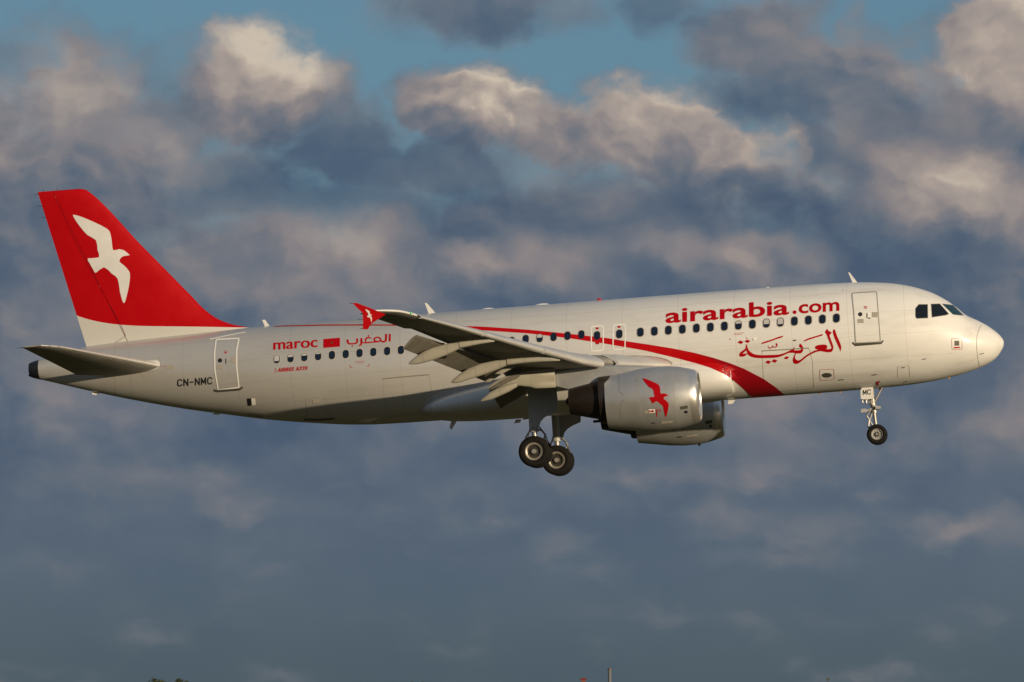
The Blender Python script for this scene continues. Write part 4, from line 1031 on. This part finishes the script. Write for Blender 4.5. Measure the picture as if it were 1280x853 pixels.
# ---- landing gear
def wheel(cx, cy, cz, r_, w_, parent, out, hub=1, lipr=.43):
    h_ = w_/2
    m = MB(); prof = [(-h_*.80,r_*.56),(-h_*.95,r_*.66),(-h_,r_*.78),(-h_*.93,r_*.88),(-h_*.72,r_*.96),(-h_*.35,r_),(-h_*.33,r_*.99),(-h_*.28,r_*.99),(-h_*.26,r_),(0,r_),(h_*.26,r_),(h_*.28,r_*.99),(h_*.33,r_*.99),(h_*.35,r_),(h_*.72,r_*.96),(h_*.93,r_*.88),(h_,r_*.78),(h_*.95,r_*.66),(h_*.80,r_*.56)]
    m.revolve(prof, (cx, cy, cz), 'y', 48, close=True); obj('tyre', m, MT['rubber'], parent, 40)
    m = MB()
    for s_ in (-1, 1):
        m.revolve([(s_*h_*.78,r_*.57),(s_*h_*.90,r_*.565),(s_*h_*.90,r_*.53),(s_*h_*.74,r_*lipr),(s_*h_*.70,r_*lipr)], (cx, cy, cz), 'y', 40, 0, caps=False)
        m.revolve([(s_*h_*.70,r_*lipr),(s_*h_*.40,r_*(lipr-.03)),(s_*h_*.36,r_*.24)], (cx, cy, cz), 'y', 40, hub, caps=False)
        m.revolve([(s_*h_*.36,r_*.25),(s_*h_*.66,r_*.22),(s_*h_*.74,r_*.12),(s_*h_*.76,.001)], (cx, cy, cz), 'y', 32, 2, caps=False)
        for k in range(9):
            a = 2*math.pi*k/9; m.tube((cx+r_*.33*math.cos(a), cy+s_*h_*.34, cz+r_*.33*math.sin(a)),(cx+r_*.33*math.cos(a), cy+s_*h_*.46, cz+r_*.33*math.sin(a)), r_*.05, r_*.05, 10, 2)
    obj('wheel_rim', m, [MT['rim'], MT['brake'], MT['hubm'], MT['gearw']], parent, 40)
for side in (-1, 1):
    y = side*3.795; X = 17.71; zw = -3.76
    g = MB(); xs = 18-X
    g.tube((xs,y,-1.1),(xs,y,-2.95),.155,.15,20); g.tube((xs,y,-2.95),(xs,y,-3.70),.10,.10,20,1); g.tube((xs,y,-2.9),(xs,y,-3.0),.18,.18,20)
    G = obj('main_landing_gear', g, [MT['gearw'], MT['steel']], ROOT, 40)
    m = MB(); m.tube((xs,y-.62,zw),(xs,y+.62,zw),.085,.085,16); m.tube((xs,y-.2,zw),(xs,y+.2,zw),.14,.14,16); obj('axle', m, MT['steel'], G)
    for s_ in (-1, 1): wheel(xs, y+s_*.465, zw, .585, .40, G, s_)
    m = MB(); m.path([(xs+.13,y,-2.75),(xs+.42,y,-3.15),(xs+.12,y,-3.66)], .035, 10); obj('torque_link', m, MT['steel'], G)
    m = MB(); m.path([(xs,y-side*.1,-2.0),(xs+.05,y-side*1.5,-1.25)], .07, 12); obj('side_stay', m, MT['gearw'], G)
    m = MB()
    for k in (-1, 1):
        m.path([(xs-.14,y+k*.08,-2.9),(xs-.34,y+k*.16,-3.2),(xs-.36,y+k*.2,-3.45)], .018, 6); m.path([(xs+.14,y+k*.1,-2.9),(xs+.36,y+k*.2,-3.05),(xs+.50,y+k*.25,-3.5)], .018, 6)
    m.path([(xs-.16,y,-2.8),(xs-.25,y,-3.3),(xs-.1,y,-3.5)], .015, 6)
    obj('brake_hose', m, MT['hyd'], G)
    # leg door
    dq = [(17.80,-1.35),(16.75,-1.35),(16.72,-1.87),(16.76,-2.30),(17.10,-2.42),(17.28,-2.52),(17.42,-2.66),(17.48,-2.83),(17.86,-2.83),(17.84,-1.9)]
    m = MB(); m.slab([(18-a, y+side*.30, b) for a, b in dq], .05); obj('gear_door', m, MT['geard'], G, 20)
# nose gear
g = MB(); top = at(1089,484,-.0); bot = at(1094,540,0); ax = (18-bot[0], 0, -3.86); tp = (18-top[0]-.02, 0, -1.95)
ax = (18-at(1096,543,-.35)[0], 0, at(1096,543,-.35)[1]); d = np.array(ax)-np.array(tp)
P_ = lambda t: tuple(np.array(tp)+d*t)
g.tube(P_(0), P_(.52), .11, .10, 18); g.tube(P_(.52), P_(.98), .065, .065, 18, 1); g.tube(P_(.50), P_(.56), .13, .13, 18); g.tube(P_(.3), P_(.36), .135, .135, 18)
NG = obj('nose_landing_gear', g, [MT['steel'], MT['steel']], ROOT, 40)
m = MB(); m.tube((ax[0],-.36,ax[2]),(ax[0],.36,ax[2]),.05,.05,12); obj('axle', m, MT['steel'], NG)
for s_ in (-1, 1): wheel(ax[0], s_*.25, ax[2], .385, .22, NG, s_, 3, .50)
m = MB(); a = at(1103,484,-.1); b = at(1093,503,-.1); m.path([(18-a[0],-.1,a[1]),(18-b[0],-.1,b[1])], .035, 10); m.path([(18-a[0],.1,a[1]),(18-b[0],.1,b[1])], .035, 10); a2 = at(1098,487,0); m.path([(18-a2[0]-.1,0,-2.0),(18-a2[0],0,a2[1]),(18-a[0],0,a[1])], .03, 8); obj('drag_strut', m, MT['steel'], NG)
m = MB(); 
for pts in ([(1091,508),(1097,509),(1100,510)], [(1090,511),(1080,515),(1079,512)], [(1093,507),(1100,512)]):
    q = [at(a, b, -.15) for a, b in pts]; m.path([(18-a, -.15, b) for a, b in q], .04, 8)
m.box((18-at(1098,510,0)[0],-.2,at(1098,510,0)[1]), (.10,.08,.05)); m.box((18-at(1080,514,0)[0],-.2,at(1080,514,0)[1]), (.10,.08,.07)); obj('steering_actuator', m, MT['gearw'], NG)
m = MB(); q = [at(a, b, -.05) for a, b in ((1089,512),(1083.5,520),(1086.5,525),(1085.5,535))]; m.path([(18-a, -.05, b) for a, b in q], .035, 8); q = [at(a, b, -.05) for a, b in ((1090,517),(1087,526),(1091,532))]; m.path([(18-a, -.05, b) for a, b in q], .03, 8); obj('torque_link', m, MT['steel'], NG)
m = MB(); q = [at(a, b, -.42) for a, b in ((1077.4,485.0),(1091.4,484.2),(1092.3,498.8),(1078.4,499.6),(1076,498.6),(1075.7,488.2))]
m.slab([(18-a, -.44, b) for a, b in q], .04); ND = obj('nose_gear_door', m, MT['white'], NG, 20)
m3 = MB(); m3.slab([(18-a, .44, b) for a, b in q], .04); obj('nose_gear_door', m3, MT['white'], NG, 20)
stencil('door_letters', 'MC', bvh_of(m), MT['black'], ND, 1078.2, 494.4, 1089, 493.4, 6.8, 1.1, gap=.3, off=.006)
m = MB(); q = [at(a, b, -.3) for a, b in ((1078,499),(1078.5,504),(1083,504),(1083,499.5))]; m.path([(18-a, -.3, b) for a, b in q], .025, 8); obj('door_link', m, MT['steel'], NG)
m = MB(); m.tube((18-at(1086,504,0)[0],-.12,-2.6),(18-at(1086,504,0)[0]+.12,-.12,-2.6),.09,.10,16); m.tube((18-at(1086,504,0)[0],.12,-2.6),(18-at(1086,504,0)[0]+.12,.12,-2.6),.09,.10,16); obj('taxi_lamp', m, MT['lip'], NG)
